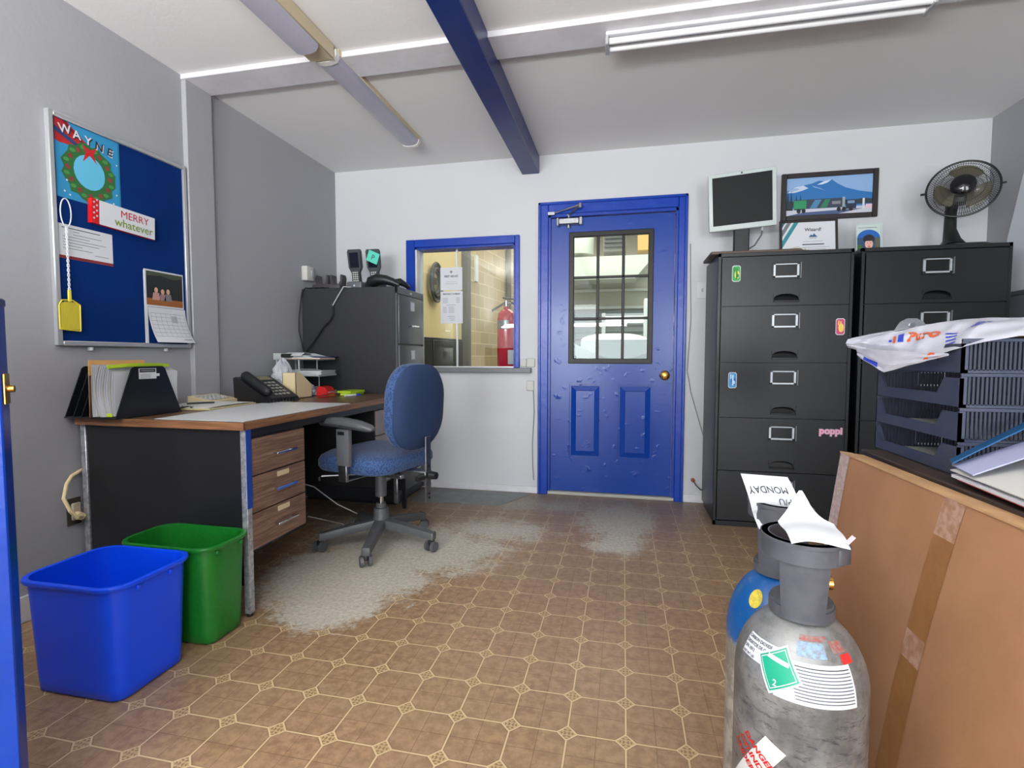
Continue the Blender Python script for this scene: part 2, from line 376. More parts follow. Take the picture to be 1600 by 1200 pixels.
    def tube(s, pts, r, n=8, m=None, closed=False, xf=None):
        pts = [Vector(p) for p in pts]; k = len(pts); vs = []
        prev = None
        for i, p in enumerate(pts):
            a = pts[i-1] if (i > 0 or closed) else p; b = pts[(i+1) % k] if (i < k-1 or closed) else p
            d = (b-a).normalized()
            u = d.orthogonal().normalized() if prev is None else (prev-d*prev.dot(d)).normalized()
            prev = u; w_ = d.cross(u); rr = r[i] if isinstance(r, (list, tuple)) else r
            vs += [p+(u*math.cos(q*2*math.pi/n)+w_*math.sin(q*2*math.pi/n))*rr for q in range(n)]
        fs = []
        for i in range(k if closed else k-1):
            j = (i+1) % k
            for q in range(n): fs.append((i*n+q, i*n+(q+1) % n, j*n+(q+1) % n, j*n+q))
        if not closed: fs += [tuple(range(n))[::-1], tuple(range((k-1)*n, k*n))]
        return s.add(vs, fs, m, xf)
    def pillow(s, w_, h, rad, layers, m=None, xf=None, n=8, bow=None):
        """rounded-rectangle slab; layers = [(inset, z)]; bow(x,y,z)->z"""
        vs = []; k = 4*(n+1)
        for ins, z in layers:
            hw, hh, r = w_/2-ins, h/2-ins, max(rad-ins*0.6, 0.004)
            for q, (cx, cyy) in enumerate(((hw-r, hh-r), (-(hw-r), hh-r), (-(hw-r), -(hh-r)), (hw-r, -(hh-r)))):
                for i in range(n+1):
                    a = (q+i/n)*math.pi/2; x, y = cx+r*math.cos(a), cyy+r*math.sin(a)
                    vs.append((x, y, bow(x, y, z) if bow else z))
        fs = []
        for L in range(len(layers)-1):
            for i in range(k): fs.append((L*k+i, L*k+(i+1) % k, (L+1)*k+(i+1) % k, (L+1)*k+i))
        fs += [tuple(range(k))[::-1], tuple(range((len(layers)-1)*k, len(layers)*k))]
        return s.add(vs, fs, m, xf)
    def grid(s, fn, nu, nv, th=0.0, m=None, xf=None):
        P = [[Vector(fn(i/nu, j/nv)) for j in range(nv+1)] for i in range(nu+1)]
        N = [[None]*(nv+1) for _ in range(nu+1)]
        for i in range(nu+1):
            for j in range(nv+1):
                a = P[min(i+1, nu)][j]-P[max(i-1, 0)][j]; b = P[i][min(j+1, nv)]-P[i][max(j-1, 0)]
                N[i][j] = a.cross(b).normalized() if a.cross(b).length > 1e-12 else Vector((0, 0, 1))
        id_ = lambda i, j: i*(nv+1)+j
        vs = [P[i][j]+N[i][j]*th/2 for i in range(nu+1) for j in range(nv+1)]
        fs = [(id_(i, j), id_(i+1, j), id_(i+1, j+1), id_(i, j+1)) for i in range(nu) for j in range(nv)]
        if th > 0:
            o = len(vs); vs += [P[i][j]-N[i][j]*th/2 for i in range(nu+1) for j in range(nv+1)]
            fs += [tuple(o+q for q in f[::-1]) for f in fs]
            bd = [id_(i, 0) for i in range(nu+1)] + [id_(nu, j) for j in range(1, nv+1)] + [id_(i, nv) for i in range(nu-1, -1, -1)] + [id_(0, j) for j in range(nv-1, 0, -1)]
            for q in range(len(bd)):
                a, b = bd[q], bd[(q+1) % len(bd)]; fs.append((b, a, o+a, o+b))
        return s.add(vs, fs, m, xf)
    def build(s, name, parent=None, angle=38, flat=False):
        me = bpy.data.meshes.new(name); o = bpy.data.objects.new(name, me); C.objects.link(o)
        if parent is not None:
            Wm = W[parent.name]; o.parent = parent; inv = Wm.inverted(); vs = [inv @ v for v in s.v]; W[o.name] = Wm
        else:
            lo = [min(v[i] for v in s.v) for i in range(3)]; hi = [max(v[i] for v in s.v) for i in range(3)]
            org = Vector(((lo[0]+hi[0])/2, (lo[1]+hi[1])/2, lo[2])); o.location = org
            W[o.name] = Matrix.Translation(org); vs = [v-org for v in s.v]
        me.from_pydata([tuple(v) for v in vs], [], s.f)
        for m_ in s.mats: me.materials.append(m_)
        me.polygons.foreach_set('material_index', s.mi)
        if not flat:
            me.polygons.foreach_set('use_smooth', [True]*len(me.polygons)); me.update()
            me.set_sharp_from_angle(angle=R(angle))
        me.update(); return o
def thing(name, label, cat, loc, rz=0, group=None):
    o = bpy.data.objects.new(name, None); C.objects.link(o); o.location = loc; o.rotation_euler = (0, 0, rz)
    o.empty_display_size = 0.05
    o['label'] = label; o['category'] = cat
    if group: o['group'] = group
    W[o.name] = rotz(rz, loc); return o
def tag(o, label, cat, group=None):
    o['label'] = label; o['category'] = cat
    if group: o['group'] = group
    return o
def struct(o): o['kind'] = 'structure'; return o
def lab(o, l): o['label'] = l; return o

YB = 3.635; XL = -2.19; XR = 2.12; ZC = 2.41
# ------------------------------------------------------------------ room shell
struct(MB().box(XL-.15, XR+.15, YF-.15, YB+.0, -0.1, 0, FLOOR).build('floor'))
struct(MB().box(XL-.15, XR+.15, YF-.15, YB+.13, ZC, ZC+.12, CEIL).build('ceiling'))
b = MB(); b.box(XL-.15, XL, YF-.15, YB+.13, 0, ZC, GREYWALL); struct(b.build('wall_left'))
# back wall with openings for the window and the door
WX0, WX1, WZ0, WZ1 = -1.535, -.768, .915, 1.808
DX0, DX1, DZ = -.53, .355, 1.995
b = MB(); y0, y1 = YB, YB+.13
for q in ((XL, WX0, 0, ZC), (WX0, WX1, 0, WZ0-.03), (WX0, WX1, WZ1, ZC), (WX1, DX0, 0, ZC), (DX0, DX1, DZ, ZC), (DX1, XR+.15, 0, ZC)):
    b.box(q[0], q[1], y0, y1, q[2], q[3], WHITEWALL)
struct(b.build('wall_back', flat=True))
b = MB(); b.box(XR, XR+.15, YF-.15, YB, 0, ZC, GREYWALL); struct(b.build('wall_right'))
b = MB(); fx = [(-1.85, -.45), (.65, 2.05)]
for a, c in ((XL, -1.85), (-.45, .65), (2.05, XR)): b.box(a, c, YF-.15, YF, 0, ZC, WHITEWALL)
for a, c in fx: b.box(a, c, YF-.15, YF, 0, .08, WHITEWALL); b.box(a, c, YF-.15, YF, 2.2, ZC, WHITEWALL)
struct(b.build('wall_front', flat=True))
for i, (a, c) in enumerate(fx):
    b = MB()
    for q in ((a, a+.05, .08, 2.2), (c-.05, c, .08, 2.2), (a, c, .08, .13), (a, c, 2.15, 2.2)): b.box(q[0], q[1], YF-.1, YF-.04, q[2], q[3], WHITE)
    struct(b.build('window_%d' % (i+2)))
# pilaster and the flat boxed beam over it, the navy beam
struct(MB().box(XL-.01, XL+.027, 2.23, 2.395, 0, ZC-.024, GREYWALL, .002).build('trim_1'))
struct(MB().box(XL, XR, 2.225, 2.40, ZC-.024, ZC+.005, WHITE, .002).build('trim_2'))
b = MB(); b.box(-.718, -.594, YF, YB, 2.287, ZC, NAVYB, .004)
struct(b.build('trim_3'))
b = MB(); b.box(XL, XL+.012, YF, 2.23, 0, .10, WHITE, .003); b.box(XL, XL+.012, 2.395, YB, 0, .10, WHITE, .003); struct(b.build('baseboard_left'))
b = MB(); b.box(XL, -.597, YB-.012, YB, 0, .05, WHITE, .003); b.box(.41, XR, YB-.012, YB, 0, .055, WHITE, .003); struct(b.build('baseboard_back'))
struct(MB().prism([(-1.47, 3.60), (-1.42, 3.24), (-.80, 3.27), (-.63, 3.60)], 0, .003, mat('grey_floor_patch', (118, 122, 120), .4, var=(12, (98, 100, 96), .7))).build('trim_4'))
# right wall: white slanting panel above the grey wainscot
b = MB(); b.prism([(2.55, 1.345), (3.466, 1.345), (3.445, 1.66), (3.30, 2.16), (2.55, 2.38)], 0, .012, mat('pale_panel', (214, 220, 228), .5), xf=frame((XR, 0, 0), (0, 1, 0), (0, 0, 1)) @ Matrix.Scale(-1, 4, (0, 0, 1)))
struct(b.build('trim_5'))
b = MB(); b.box(XR-.014, XR, -1.0, YB, 0, 1.345, mat('grey_wainscot', (104, 108, 116), .5), .002); b.box(XR-.02, XR, -1.0, YB, 1.335, 1.36, mat('grey_wainscot_cap', (90, 94, 102), .4), .003); struct(b.build('trim_6'))

# interior window: blue casing, white jamb, glass, grey sill
win = bpy.data.objects.new('window_1', None); C.objects.link(win); win.location = (-1.15, YB, WZ0); W['window_1'] = Matrix.Translation(win.location); struct(win)
b = MB(); ox0, ox1, oz1 = -1.603, -.733, 1.866
b.box(ox0, WX0, YB-.018, YB+.02, WZ0, oz1, BLUEFR, .004); b.box(WX1, ox1, YB-.018, YB+.02, WZ0, oz1, BLUEFR, .004); b.box(WX0, WX1, YB-.018, YB+.02, WZ1, oz1, BLUEFR, .004)
b.build('window_frame', win)
b = MB(); b.box(WX0-.003, WX0+.012, YB, YB+.13, WZ0-.02, WZ1+.003, WHITE); b.box(WX1-.012, WX1+.003, YB, YB+.13, WZ0-.02, WZ1+.003, BLUEFR); b.box(WX0, WX1, YB, YB+.13, WZ1-.012, WZ1+.003, BLUEFR)
b.build('jamb', win)
b = MB(); b.box(WX0+.012, WX1-.012, YB+.058, YB+.063, WZ0, WZ1-.01, GLASS); lab(b.build('pane', win), 'clear sliding glass')
b = MB(); b.box(-1.235, -1.222, YB+.0585, YB+.069, WZ0, WZ1-.01, ALU); b.box(WX0, WX1, YB+.05, YB+.075, WZ0, WZ0+.008, ALU); b.build('track', win)
b = MB(); b.box(-1.56, -.645, YB-.05, YB+.13, WZ0-.035, WZ0, SHELFG, .003); lab(b.build('window_sill', win), 'grey sill')

# ------------------------------------------------------------------ blue door
door = bpy.data.objects.new('door_1', None); C.objects.link(door); door.location = (-.09, YB, 0); W['door_1'] = Matrix.Translation(door.location); struct(door)
b = MB()
for (x0, x1, z0, z1) in ((-.597, DX0+.004, 0, 2.078), (DX1-.004, .41, 0, 2.078), (DX0+.004, DX1-.004, DZ, 2.078)):
    b.box(x0, x1, YB-.016, YB+.005, z0, z1, BLUEFR, .004)
b.box(-.597, -.577, YB-.026, YB, 0, 2.078, BLUEFR, .004); b.box(.39, .41, YB-.026, YB, 0, 2.078, BLUEFR, .004); b.box(-.597, .41, YB-.026, YB, 2.058, 2.078, BLUEFR, .004)
b.box(DX0, DX0+.018, YB, YB+.13, 0, DZ, BLUEFR); b.box(DX1-.018, DX1, YB, YB+.13, 0, DZ, BLUEFR); b.box(DX0, DX1, YB, YB+.13, DZ-.018, DZ, BLUEFR)
b.build('door_frame', door)
b = MB(); b.box(DX0, DX1, YB-.005, YB+.12, 0, .022, mat('worn_threshold', (176, 174, 166), .5), .003); b.build('threshold', door)
LX0, LX1, LZ0, LZ1 = DX0+.020, DX1-.022, .026, DZ-.024
GX0, GX1, GZ0, GZ1 = -.355, .168, .975, 1.842
yl = YB+.022
leaf = MB()
def panel_holes():
    pz0, pz1 = .272, .80
    P = [(-.375, -.15), (-.031, .201)]
    # field split into boxes round the glass and the two recessed panels
    leaf.box(LX0, GX0, yl, yl+.042, pz1, LZ1, DOORB); leaf.box(GX1, LX1, yl, yl+.042, pz1, LZ1, DOORB)
    leaf.box(GX0, GX1, yl, yl+.042, GZ1, LZ1, DOORB); leaf.box(GX0, GX1, yl, yl+.042, pz1, GZ0, DOORB)
    xs_ = [LX0, P[0][0], P[0][1], P[1][0], P[1][1], LX1]
    for i in (0, 2, 4): leaf.box(xs_[i], xs_[i+1], yl, yl+.042, pz0, pz1, DOORB)
    leaf.box(LX0, LX1, yl, yl+.042, LZ0, pz0, DOORB)
    for a, c in P: leaf.box(a, c, yl+.014, yl+.042, pz0, pz1, DOORB)
panel_holes(); lf = leaf.build('door_leaf', door, flat=True)
for a, c in ((-.375, -.15), (-.031, .201)):
    b = MB(xf=frame((0, yl+.014, 0), (1, 0, 0), (0, 0, 1)))
    x0, x1, z0, z1 = a+.012, c-.012, .284, .788; k = .032
    vs = [(x0, z0, 0), (x1, z0, 0), (x1, z1, 0), (x0, z1, 0), (x0+k, z0+k, .010), (x1-k, z0+k, .010), (x1-k, z1-k, .010), (x0+k, z1-k, .010),
          (x0+k+.004, z0+k+.004, .006), (x1-k-.004, z0+k+.004, .006), (x1-k-.004, z1-k-.004, .006), (x0+k+.004, z1-k-.004, .006)]
    fs = [(i, (i+1) % 4, 4+(i+1) % 4, 4+i) for i in range(4)]+[(4+i, 4+(i+1) % 4, 8+(i+1) % 4, 8+i) for i in range(4)]+[(8, 9, 10, 11)]
    b.add(vs, fs, DOORB); b.build('raised_panel', lf, flat=True)
b = MB(); GR = mat('brown_black_grille', (26, 23, 22), .4, spec=.3)
o_ = .028
b.box(GX0-o_, GX0+.008, yl-.012, yl+.02, GZ0-o_, GZ1+o_, GR, .004); b.box(GX1-.008, GX1+o_, yl-.012, yl+.02, GZ0-o_, GZ1+o_, GR, .004)
b.box(GX0, GX1, yl-.012, yl+.02, GZ0-o_, GZ0+.008, GR, .004); b.box(GX0, GX1, yl-.012, yl+.02, GZ1-.008, GZ1+o_, GR, .004)
for i in (1, 2):
    x = GX0+(GX1-GX0)*i/3; b.box(x-.010, x+.010, yl-.004, yl+.016, GZ0, GZ1, GR, .003)
    z = GZ0+(GZ1-GZ0)*i/3; b.box(GX0, GX1, yl-.004, yl+.016, z-.009, z+.009, GR, .003)
b.build('glass_grille', lf)
MB().box(GX0, GX1, yl+.02, yl+.025, GZ0, GZ1, GLASSD).build('pane', lf)
b = MB(xf=frame((.281, yl, .868), (1, 0, 0), (0, 0, 1)))
b.lathe([(.034, 0), (.034, .006), (.026, .012), (.012, .014), (.012, .035), (.024, .042), (.029, .055), (.026, .066), (.014, .071), (0, .072)], 24, BRASS)
lab(b.build('door_handle', lf), 'round brass knob')
b = MB(); zc = 1.945
b.box(-.455, -.31, yl-.05, yl-.001, zc-.027, zc+.017, STEEL, .006); b.box(-.467, -.455, yl-.045, yl-.001, zc-.032, zc+.022, LGREY, .003); b.box(-.31, -.29, yl-.045, yl-.001, zc-.03, zc+.02, LGREY, .003)
b.cyl((-.385, yl-.025, zc-.045), (-.385, yl-.025, zc+.04), .010, m=STEEL); b.cyl((-.385, yl-.025, zc-.05), (-.385, yl-.025, zc-.03), .013, m=CHROME)
b.box(-.395, -.375, -.006, .006, -.004, .004, STEEL, xf=Matrix.Translation((0, yl-.025, zc+.04)))
b.tube([(-.385, yl-.025, zc+.042), (-.30, yl-.09, zc+.085)], .007, m=STEEL); b.tube([(-.30, yl-.09, zc+.09), (-.50, YB-.02, zc+.052)], .006, m=STEEL)
b.cyl((-.30, yl-.09, zc+.07), (-.30, yl-.09, zc+.10), .010, m=CHROME); b.box(-.53, -.48, YB-.03, YB-.014, zc+.04, zc+.064, STEEL, .002)
lab(b.build('door_closer', lf), 'steel closer with folding arm')

# ------------------------------------------------------------------ hall beyond
HY = YB+.13
struct(MB().box(-4.2, 4.0, HY-.13, 13.2, -.1, -.002, mat('hall_concrete', (128, 124, 116), .7)).build('floor_hall'))
struct(MB().box(-4.2, 4.0, HY, 13.2, 4.6, 4.7, mat('hall_ceiling', (150, 146, 134), .8)).build('ceiling_hall'))
A = rotz(R(-6.1), (-2.80, 3.77, 0))
struct(MB(A).box(-.2, 0, -.2, 3.75, 0, 4.6, HALLW).build('wall_hall_near'))
struct(MB(A).box(-.2, 0, 3.75, 9.6, 0, 4.6, BLOCK).build('wall_hall_left'))
struct(MB().box(-4.2, 4.0, 13.0, 13.2, 0, 4.6, HALLB).build('wall_hall_end'))
struct(MB().box(3.8, 4.0, HY, 13.2, 0, 4.6, HALLB).build('wall_hall_right'))
b = MB(A); b.box(0, .10, 3.7, 3.84, 0, 4.6, mat('dark_post', (84, 82, 72), .6), .004); struct(b.build('trim_7'))
b = MB(A); b.cyl((.06, 5.75, 0), (.06, 5.75, 4.6), .05, m=mat('dark_pipe', (92, 86, 68), .6)); struct(b.build('trim_8'))
b = MB(A); b.box(0, .03, 4.2, 4.32, 2.2, 2.62, PAPER2, .002); tag(b.build('wall_placard'), 'narrow pale placard on the tan block wall, seen through the window', 'sign')
b = MB(A); yc, zc = 2.75, 1.98
DR = mat('dark_rubber', (66, 64, 58), .7)
for k in range(4):
    rr = .12+.028*k
    b.tube([(.05+.018*(k % 2), yc+rr*.8*math.cos(a*math.pi/16), zc+rr*1.25*math.sin(a*math.pi/16)) for a in range(32)], .018, 8, DR, closed=True)
b.box(0, .05, yc-.05, yc+.05, zc-.02, zc+.06, DR)
tag(b.build('hose_coil'), 'dark coiled hose on the yellow wall seen through the window', 'hose')
t = thing('storage_cabinet', 'low black storage cabinet against the yellow wall behind the window', 'cabinet', (-2.35, 6.0, 0), R(-6.1))
A2 = W[t.name]
MB(A2).box(-.13, .20, -1.2, .55, 0, 1.22, BLACKM, .006).build('body', t)
for k in range(2): MB(A2).box(.20, .215, -1.18+.86*k, -1.18+.86*k+.84, .05, 1.19, BLACKM, .004).build('door', t)
t = thing('counter', 'grey counter just behind the interior window carrying the red fire extinguisher', 'counter', (-1.2, 4.2, 0))
MB().box(-1.75, -.62, HY+.03, 4.62, .84, .88, SHELFG, .004).build('worktop', t)
for x in (-1.72, -.66):
    for y in (HY+.06, 4.55): MB().box(x-.02, x+.02, y-.02, y+.02, 0, .84, STEEL).build('leg', t)
# fire extinguisher
ex, ey, ez = -.99, 4.32, .88
t = thing('fire_extinguisher', 'red fire extinguisher with black squeeze handle behind the window', 'fire extinguisher', (ex, ey, ez))
X = Matrix.Translation((ex, ey, ez))
MB(X).lathe([(.07, 0), (.078, .012), (.079, .45), (.072, .485), (.045, .515), (.022, .525), (.022, .545)], 32, REDEXT).build('tank', t)
MB(X).lathe([(.0795, .35), (.0800, .352), (.0800, .425), (.0795, .427)], 32, STEEL, a0=R(200), a1=R(300), closed=False).build('label_band', t)
MB(X).lathe([(.0795, .05), (.0800, .052), (.0800, .17), (.0795, .172)], 12, PAPER, a0=R(292), a1=R(335), closed=False).build('tag', t)
b = MB(X); b.cyl((0, 0, .54), (0, 0, .60), .018, m=CHROME); b.cyl((0, 0, .57), (.05, -.02, .575), .008, m=CHROME); b.build('valve', t)
b = MB(X); b.box(-.12, .03, -.012, .012, .605, .617, BLACK, .004, xf=Matrix.Rotation(R(8), 4, 'Y')); b.build('squeeze_lever', t)
b = MB(X); b.box(-.13, .02, -.012, .012, .53, .545, BLACK, .004, xf=Matrix.Rotation(R(-30), 4, 'Y') @ Matrix.Translation((-.25, 0, .0))) if False else b.prism([(-.015, .585), (-.015, .57), (-.125, .505), (-.13, .52)], -.012, .012, BLACK, xf=frame((0, 0, 0), (1, 0, 0), (0, 0, 1)))
b.build('carry_handle', t)
b = MB(X); b.tube([(.05, -.02, .575), (.085, -.03, .56), (.098, -.03, .5), (.095, -.02, .3), (.09, -.01, .12)], .009, 8, BLACK); b.build('hose', t)
# second half of the hall seen through the door glass
b = MB(); b.box(-1.25, 1.6, 8.0, 8.12, 1.72, 2.40, HALLB); b.box(-1.25, 1.6, 7.96, 8.0, 1.98, 2.02, mat('panel_rail', (196, 196, 186), .5)); b.box(-1.25, 1.6, 7.96, 8.0, 1.72, 1.76, MATS['panel_rail'])
b.box(-1.25, -.78, 8.0, 8.12, 0, 1.72, HALLW); b.box(.42, 1.6, 8.0, 8.12, 0, 1.72, HALLB); struct(b.build('wall_hall_partition'))
struct(MB().box(-.8, .42, 8.1, 8.14, 0, 1.74, SLAT).build('door_2'))
b = MB(); b.prism([(-1.15, 2.17), (.15, 2.17), (.42, 2.49), (-1.15, 2.49)], 0, .5, mat('pale_duct', (196, 200, 188), .45), xf=frame((0, 7.9, -.08), (1, 0, 0), (0, 0, 1)))
tag(b.build('air_duct'), 'pale sloped air duct above the hall, seen through the door glass', 'duct')
b = MB(); b.lathe([(.22, 0), (.22, .26), (.19, .30), (.06, .32)], 32, mat('pale_tank', (186, 192, 180), .4), xf=Matrix.Translation((-.66, 7.72, 2.49))); b.cyl((-.66, 7.72, 2.80), (-.66, 7.72, 3.3), .02, m=ALU)
tag(b.build('water_tank'), 'pale round tank standing on the duct beyond the door', 'tank')
t = thing('vent_unit', 'grey louvred vent unit on the duct, right of the tank beyond the door', 'vent', (-.14, 7.69, 2.49))
MB().box(-.30, .02, 7.5, 7.88, 2.49, 2.9, mat('vent_grey', (128, 126, 118), .5), .01).build('housing', t)
for k in range(5): MB().box(-.28, .0, 7.47, 7.51, 2.55+.06*k, 2.58+.06*k, mat('vent_dark', (84, 84, 80), .5), xf=None).build('louvre', t)
b = MB(); b.box(.18, .36, 7.5, 7.8, 2.49, 2.74, mat('ochre_carton', (196, 160, 92), .6), .006); tag(b.build('carton'), 'ochre carton at the right end of the hall duct beyond the door', 'box')
b = MB(); b.box(-.30, .33, 7.86, 7.95, 1.50, 1.60, mat('lit_tube', (255, 255, 250), .3, emit=1.6), .02); b.box(-.30, .33, 7.88, 7.97, 1.60, 1.64, ALU); tag(b.build('strip_light'), 'glowing white strip light in front of the roller door beyond the glass', 'light')
b = MB(); b.box(-.30, -.25, 7.3, 7.35, 0, 1.6, PAPER, .004); b.box(-.36, -.19, 7.25, 7.4, 0, .02, PAPER); tag(b.build('white_post'), 'thin white post standing before the roller door beyond the glass', 'post')
t = thing('reflection_shape', 'white covered shape standing in for bright reflections in the door glass', 'stand-in', (-.1, 6.0, 0))  # shape added in place of the white reflections in the door glass
def cover(u, v):
    a = u*2*math.pi; k = max(abs(math.cos(a)), abs(math.sin(a))); x, y = math.cos(a)/k, math.sin(a)/k
    if v < .6: z = 1.14*v/.6; s = .50-.06*v/.6 + .012*math.sin(a*9)*(1-v)
    else: q = (v-.6)/.4; z = 1.14+.10*math.sin(q*math.pi/2); s = .44*math.cos(q*math.pi/2)
    return (-.1+x*s*.8, 6.0+y*s, z+.02)
MB().grid(cover, 48, 14, 0, mat('white_cover', (236, 240, 244), .3)).build('cover', t)
MB().grid(lambda u, v: (-.50+.92*u, 5.45+.02*math.sin(u*9), 1.05-.40*v-.10*math.sin(u*math.pi)*(1-v)+.16*abs(u-.5)), 20, 6, .004, MATS['white_cover']).build('cover_flap', t)
MB().box(-.5, .3, 5.6, 6.4, 0, .14, CARD).build('base', t)
b = MB(); b.box(-.66, -.46, 4.9, 5.2, 0, 1.02, mat('dark_blue_drum', (38, 54, 74), .5), .03, 3); b.box(-.62, -.50, 4.94, 5.16, 1.02, 1.12, MATS['dark_blue_drum'], .02, 2)
tag(b.build('plastic_drum'), 'dark blue plastic container left of the white covered shape beyond the glass', 'container')
b = MB(); b.box(.26, .52, 6.9, 7.2, 0, 1.75, mat('pale_panel_leaning', (226, 232, 232), .4), .006); tag(b.build('door_panel_stack'), 'stack of bright white panels standing at the right of the roller door', 'panel')

# ------------------------------------------------------------------ things on the left wall
FL = lambda x=XL: frame((x, 0, 0), (0, 1, 0), (0, 0, 1))
t = thing('bulletin_board', 'blue felt bulletin board with thin aluminium frame on the grey left wall', 'bulletin board', (XL+.01, 1.9, 1.04))
y0, y1, z0, z1 = 1.585, 2.222, 1.040, 1.952
MB().box(XL+.002, XL+.012, y0+.005, y1-.005, z0+.005, z1-.005, FELT).build('felt', t)
b = MB(); k = .02
for q in ((y0, y0+k, z0, z1), (y1-k, y1, z0, z1), (y0+k, y1-k, z0, z0+k), (y0+k, y1-k, z1-k, z1)): b.box(XL, XL+.022, q[0], q[1], q[2], q[3], ALU, .003)
b.build('frame', t)
for y in (1.72, 2.08): MB().cyl((XL+.008, y, z0-.004), (XL+.008, y, z0-.018), .010, m=LGREY).build('wall_clip', t)
XB = XL+.0125
# poster
F = FL(XB)
b = MB(F); P0 = (1.612, 1.632, 1.872, 1.932)
b.rect(1.612, 1.628, 1.875, 1.930, colm(46, 142, 190), 1); b.rect(1.868, 1.628, 1.875, 1.930, colm(30, 120, 160), 2)
b.poly([(1.612, 1.93), (1.66, 1.93), (1.75, 1.862), (1.80, 1.85), (1.76, 1.84), (1.70, 1.846), (1.63, 1.84), (1.612, 1.845)], colm(178, 30, 36), 2)
b.poly([(1.612, 1.90), (1.72, 1.85), (1.70, 1.843), (1.612, 1.88)], colm(40, 60, 110), 3); b.poly([(1.64, 1.93), (1.655, 1.93), (1.73, 1.866), (1.722, 1.862)], colm(110, 20, 30), 3)
n = 30; ring = []
for i in range(n):
    a = 2*math.pi*i/n; rr = .108+.008*math.sin(i*2.4); ring.append((1.742+rr*math.cos(a), 1.755+rr*1.08*math.sin(a)))
b.poly(ring, colm(44, 104, 52), 4); b.disc(1.742, 1.758, .064, .070, colm(96, 186, 220), 5)
for i in range(12):
    a = i*math.pi/6; b.disc(1.742+.086*math.cos(a), 1.756+.092*math.sin(a), .010, .010, colm(130, 60, 50), 5, 8)
    b.disc(1.742+.094*math.cos(a+.25), 1.756+.10*math.sin(a+.25), .012, .008, colm(70, 140, 70), 5, 8)
b.poly([(1.715, 1.865), (1.745, 1.85), (1.775, 1.868), (1.76, 1.835), (1.775, 1.80), (1.745, 1.83), (1.715, 1.795), (1.728, 1.835)], colm(196, 28, 36), 6)
for q in ((1.64, 1.655), (1.65, 1.70), (1.84, 1.66), (1.86, 1.83), (1.83, 1.86), (1.66, 1.645), (1.855, 1.70)): b.disc(q[0], q[1], .004, .004, PAPER, 6, 8)
for i, ch in enumerate('WAYNE'): b.text(ch, .046, 1.652+.044*i, 1.884-.006*i, PAPER if i < 3 else INK, 7, .02, 'CENTER', rot=R(8-5*i)); 
for i, ch in enumerate('WAYNE'): b.text(ch, .046, 1.655+.044*i, 1.881-.006*i, INK if i < 3 else PAPER, 6.5, .03, 'CENTER', rot=R(8-5*i))
tag(b.build('poster', flat=True), 'bright blue poster with red ribbon, green wreath and name in capitals, pinned to the board', 'poster')
# merry whatever sign: a shallow box sign
b = MB(frame((XB, 1.727, 1.553), (0, 1, -.02*0-.0), (0, 0, 1)) @ Matrix.Rotation(R(-2), 4, 'Z'))
L_, H_ = .29, .100
b.box(0, L_, 0, H_, 0.001, .022, PAPER); b.box(-.0005, .03, -.0005, H_+.0005, .0005, .0222, RED); b.box(0, L_, -.0006, .001, 0.001, .0218, RED)
for i in range(8): b.text('*', .02, .004+.012*(i % 2), .01+.011*i, PAPER, 57, .02)
b.text('MERRY', .045, .122, .056, colm(190, 30, 46), 57, 0.0, sx=.98); b.text('whatever', .050, .096, .015, colm(122, 146, 30), 57, .006, sx=.97)
tag(b.build('holiday_sign', flat=True), 'white block sign with red end reading MERRY whatever, on the board', 'sign')
# printed notice with maroon foot
b = MB(F); b.rect(1.606, 1.394, 1.828, 1.524, PAPER, 1.5); b.rect(1.606, 1.388, 1.828, 1.400, colm(130, 44, 50), 2)
b.rect(1.622, 1.509, 1.775, 1.512, INK, 2.5)
for i, (a, c) in enumerate(((1.665, 1.69), (1.665, 1.78), (1.625, 1.73), (1.625, 1.80), (1.625, 1.77), (1.625, 1.70), (1.625, 1.74), (1.75, 1.81))): b.rect(a, 1.498-.0115*i, c, 1.5005-.0115*i, INKG, 2.5)
b.box(1.606, 1.828, 1.388, 1.524, 0, .0004, PAPER)
tag(b.build('printed_notice', flat=True), 'white printed sheet with maroon bottom strip pinned below the poster', 'notice')
# calendar
t = thing('wall_calendar', 'hanging calendar with dark group photo above a month page, lower right of the board', 'calendar', (XB+.003, 2.08, 1.065))
b = MB(F); b.box(1.969, 1.985, 1.045, 1.40, 0, .002, PAPER); b.box(1.972, 2.185, 1.232, 1.405, 0, .003, PAPER); b.rect(1.980, 1.240, 2.180, 1.398, colm(34, 36, 36), 8)
b.rect(1.980, 1.240, 2.180, 1.272, colm(150, 92, 44), 9); 
for (x, z, s_, c_) in ((2.03, 1.29, .022, (190, 140, 130)), (2.065, 1.285, .018, (150, 120, 120)), (2.095, 1.288, .022, (120, 116, 120))):
    b.poly([(x-s_, 1.265), (x+s_, 1.265), (x+s_*.7, z+.01), (x-s_*.7, z+.01)], colm(*c_), 10); b.disc(x, z+.022, .010, .013, colm(206, 160, 136), 11, 12)
b.poly([(1.98, 1.398), (2.18, 1.398), (2.18, 1.385), (2.13, 1.37), (2.06, 1.383), (1.98, 1.375)], colm(64, 74, 56), 9)
b.build('photo_page', t, flat=True)
b = MB(); b.grid(lambda u, v: (XB+.004+.016*v*v+.018*v*v*math.sin(u*2.4), 1.985+.205*u+.030*v*v, 1.230-.165*v), 10, 12, .0012, PAPER)
for i in range(6): b.grid(lambda u, v, i=i: (XB+.0052+.016*q_(i)**2+.018*q_(i)**2*math.sin(u*2.4), 1.99+.19*u+.030*q_(i)**2, 1.230-.165*q_(i)-.0012*v), 8, 1, 0, INKG) if False else None
def pg(u, v, e=.0012): return (XB+.004+.016*v*v+.018*v*v*math.sin(u*2.4)+e, 1.985+.205*u+.030*v*v, 1.230-.165*v)
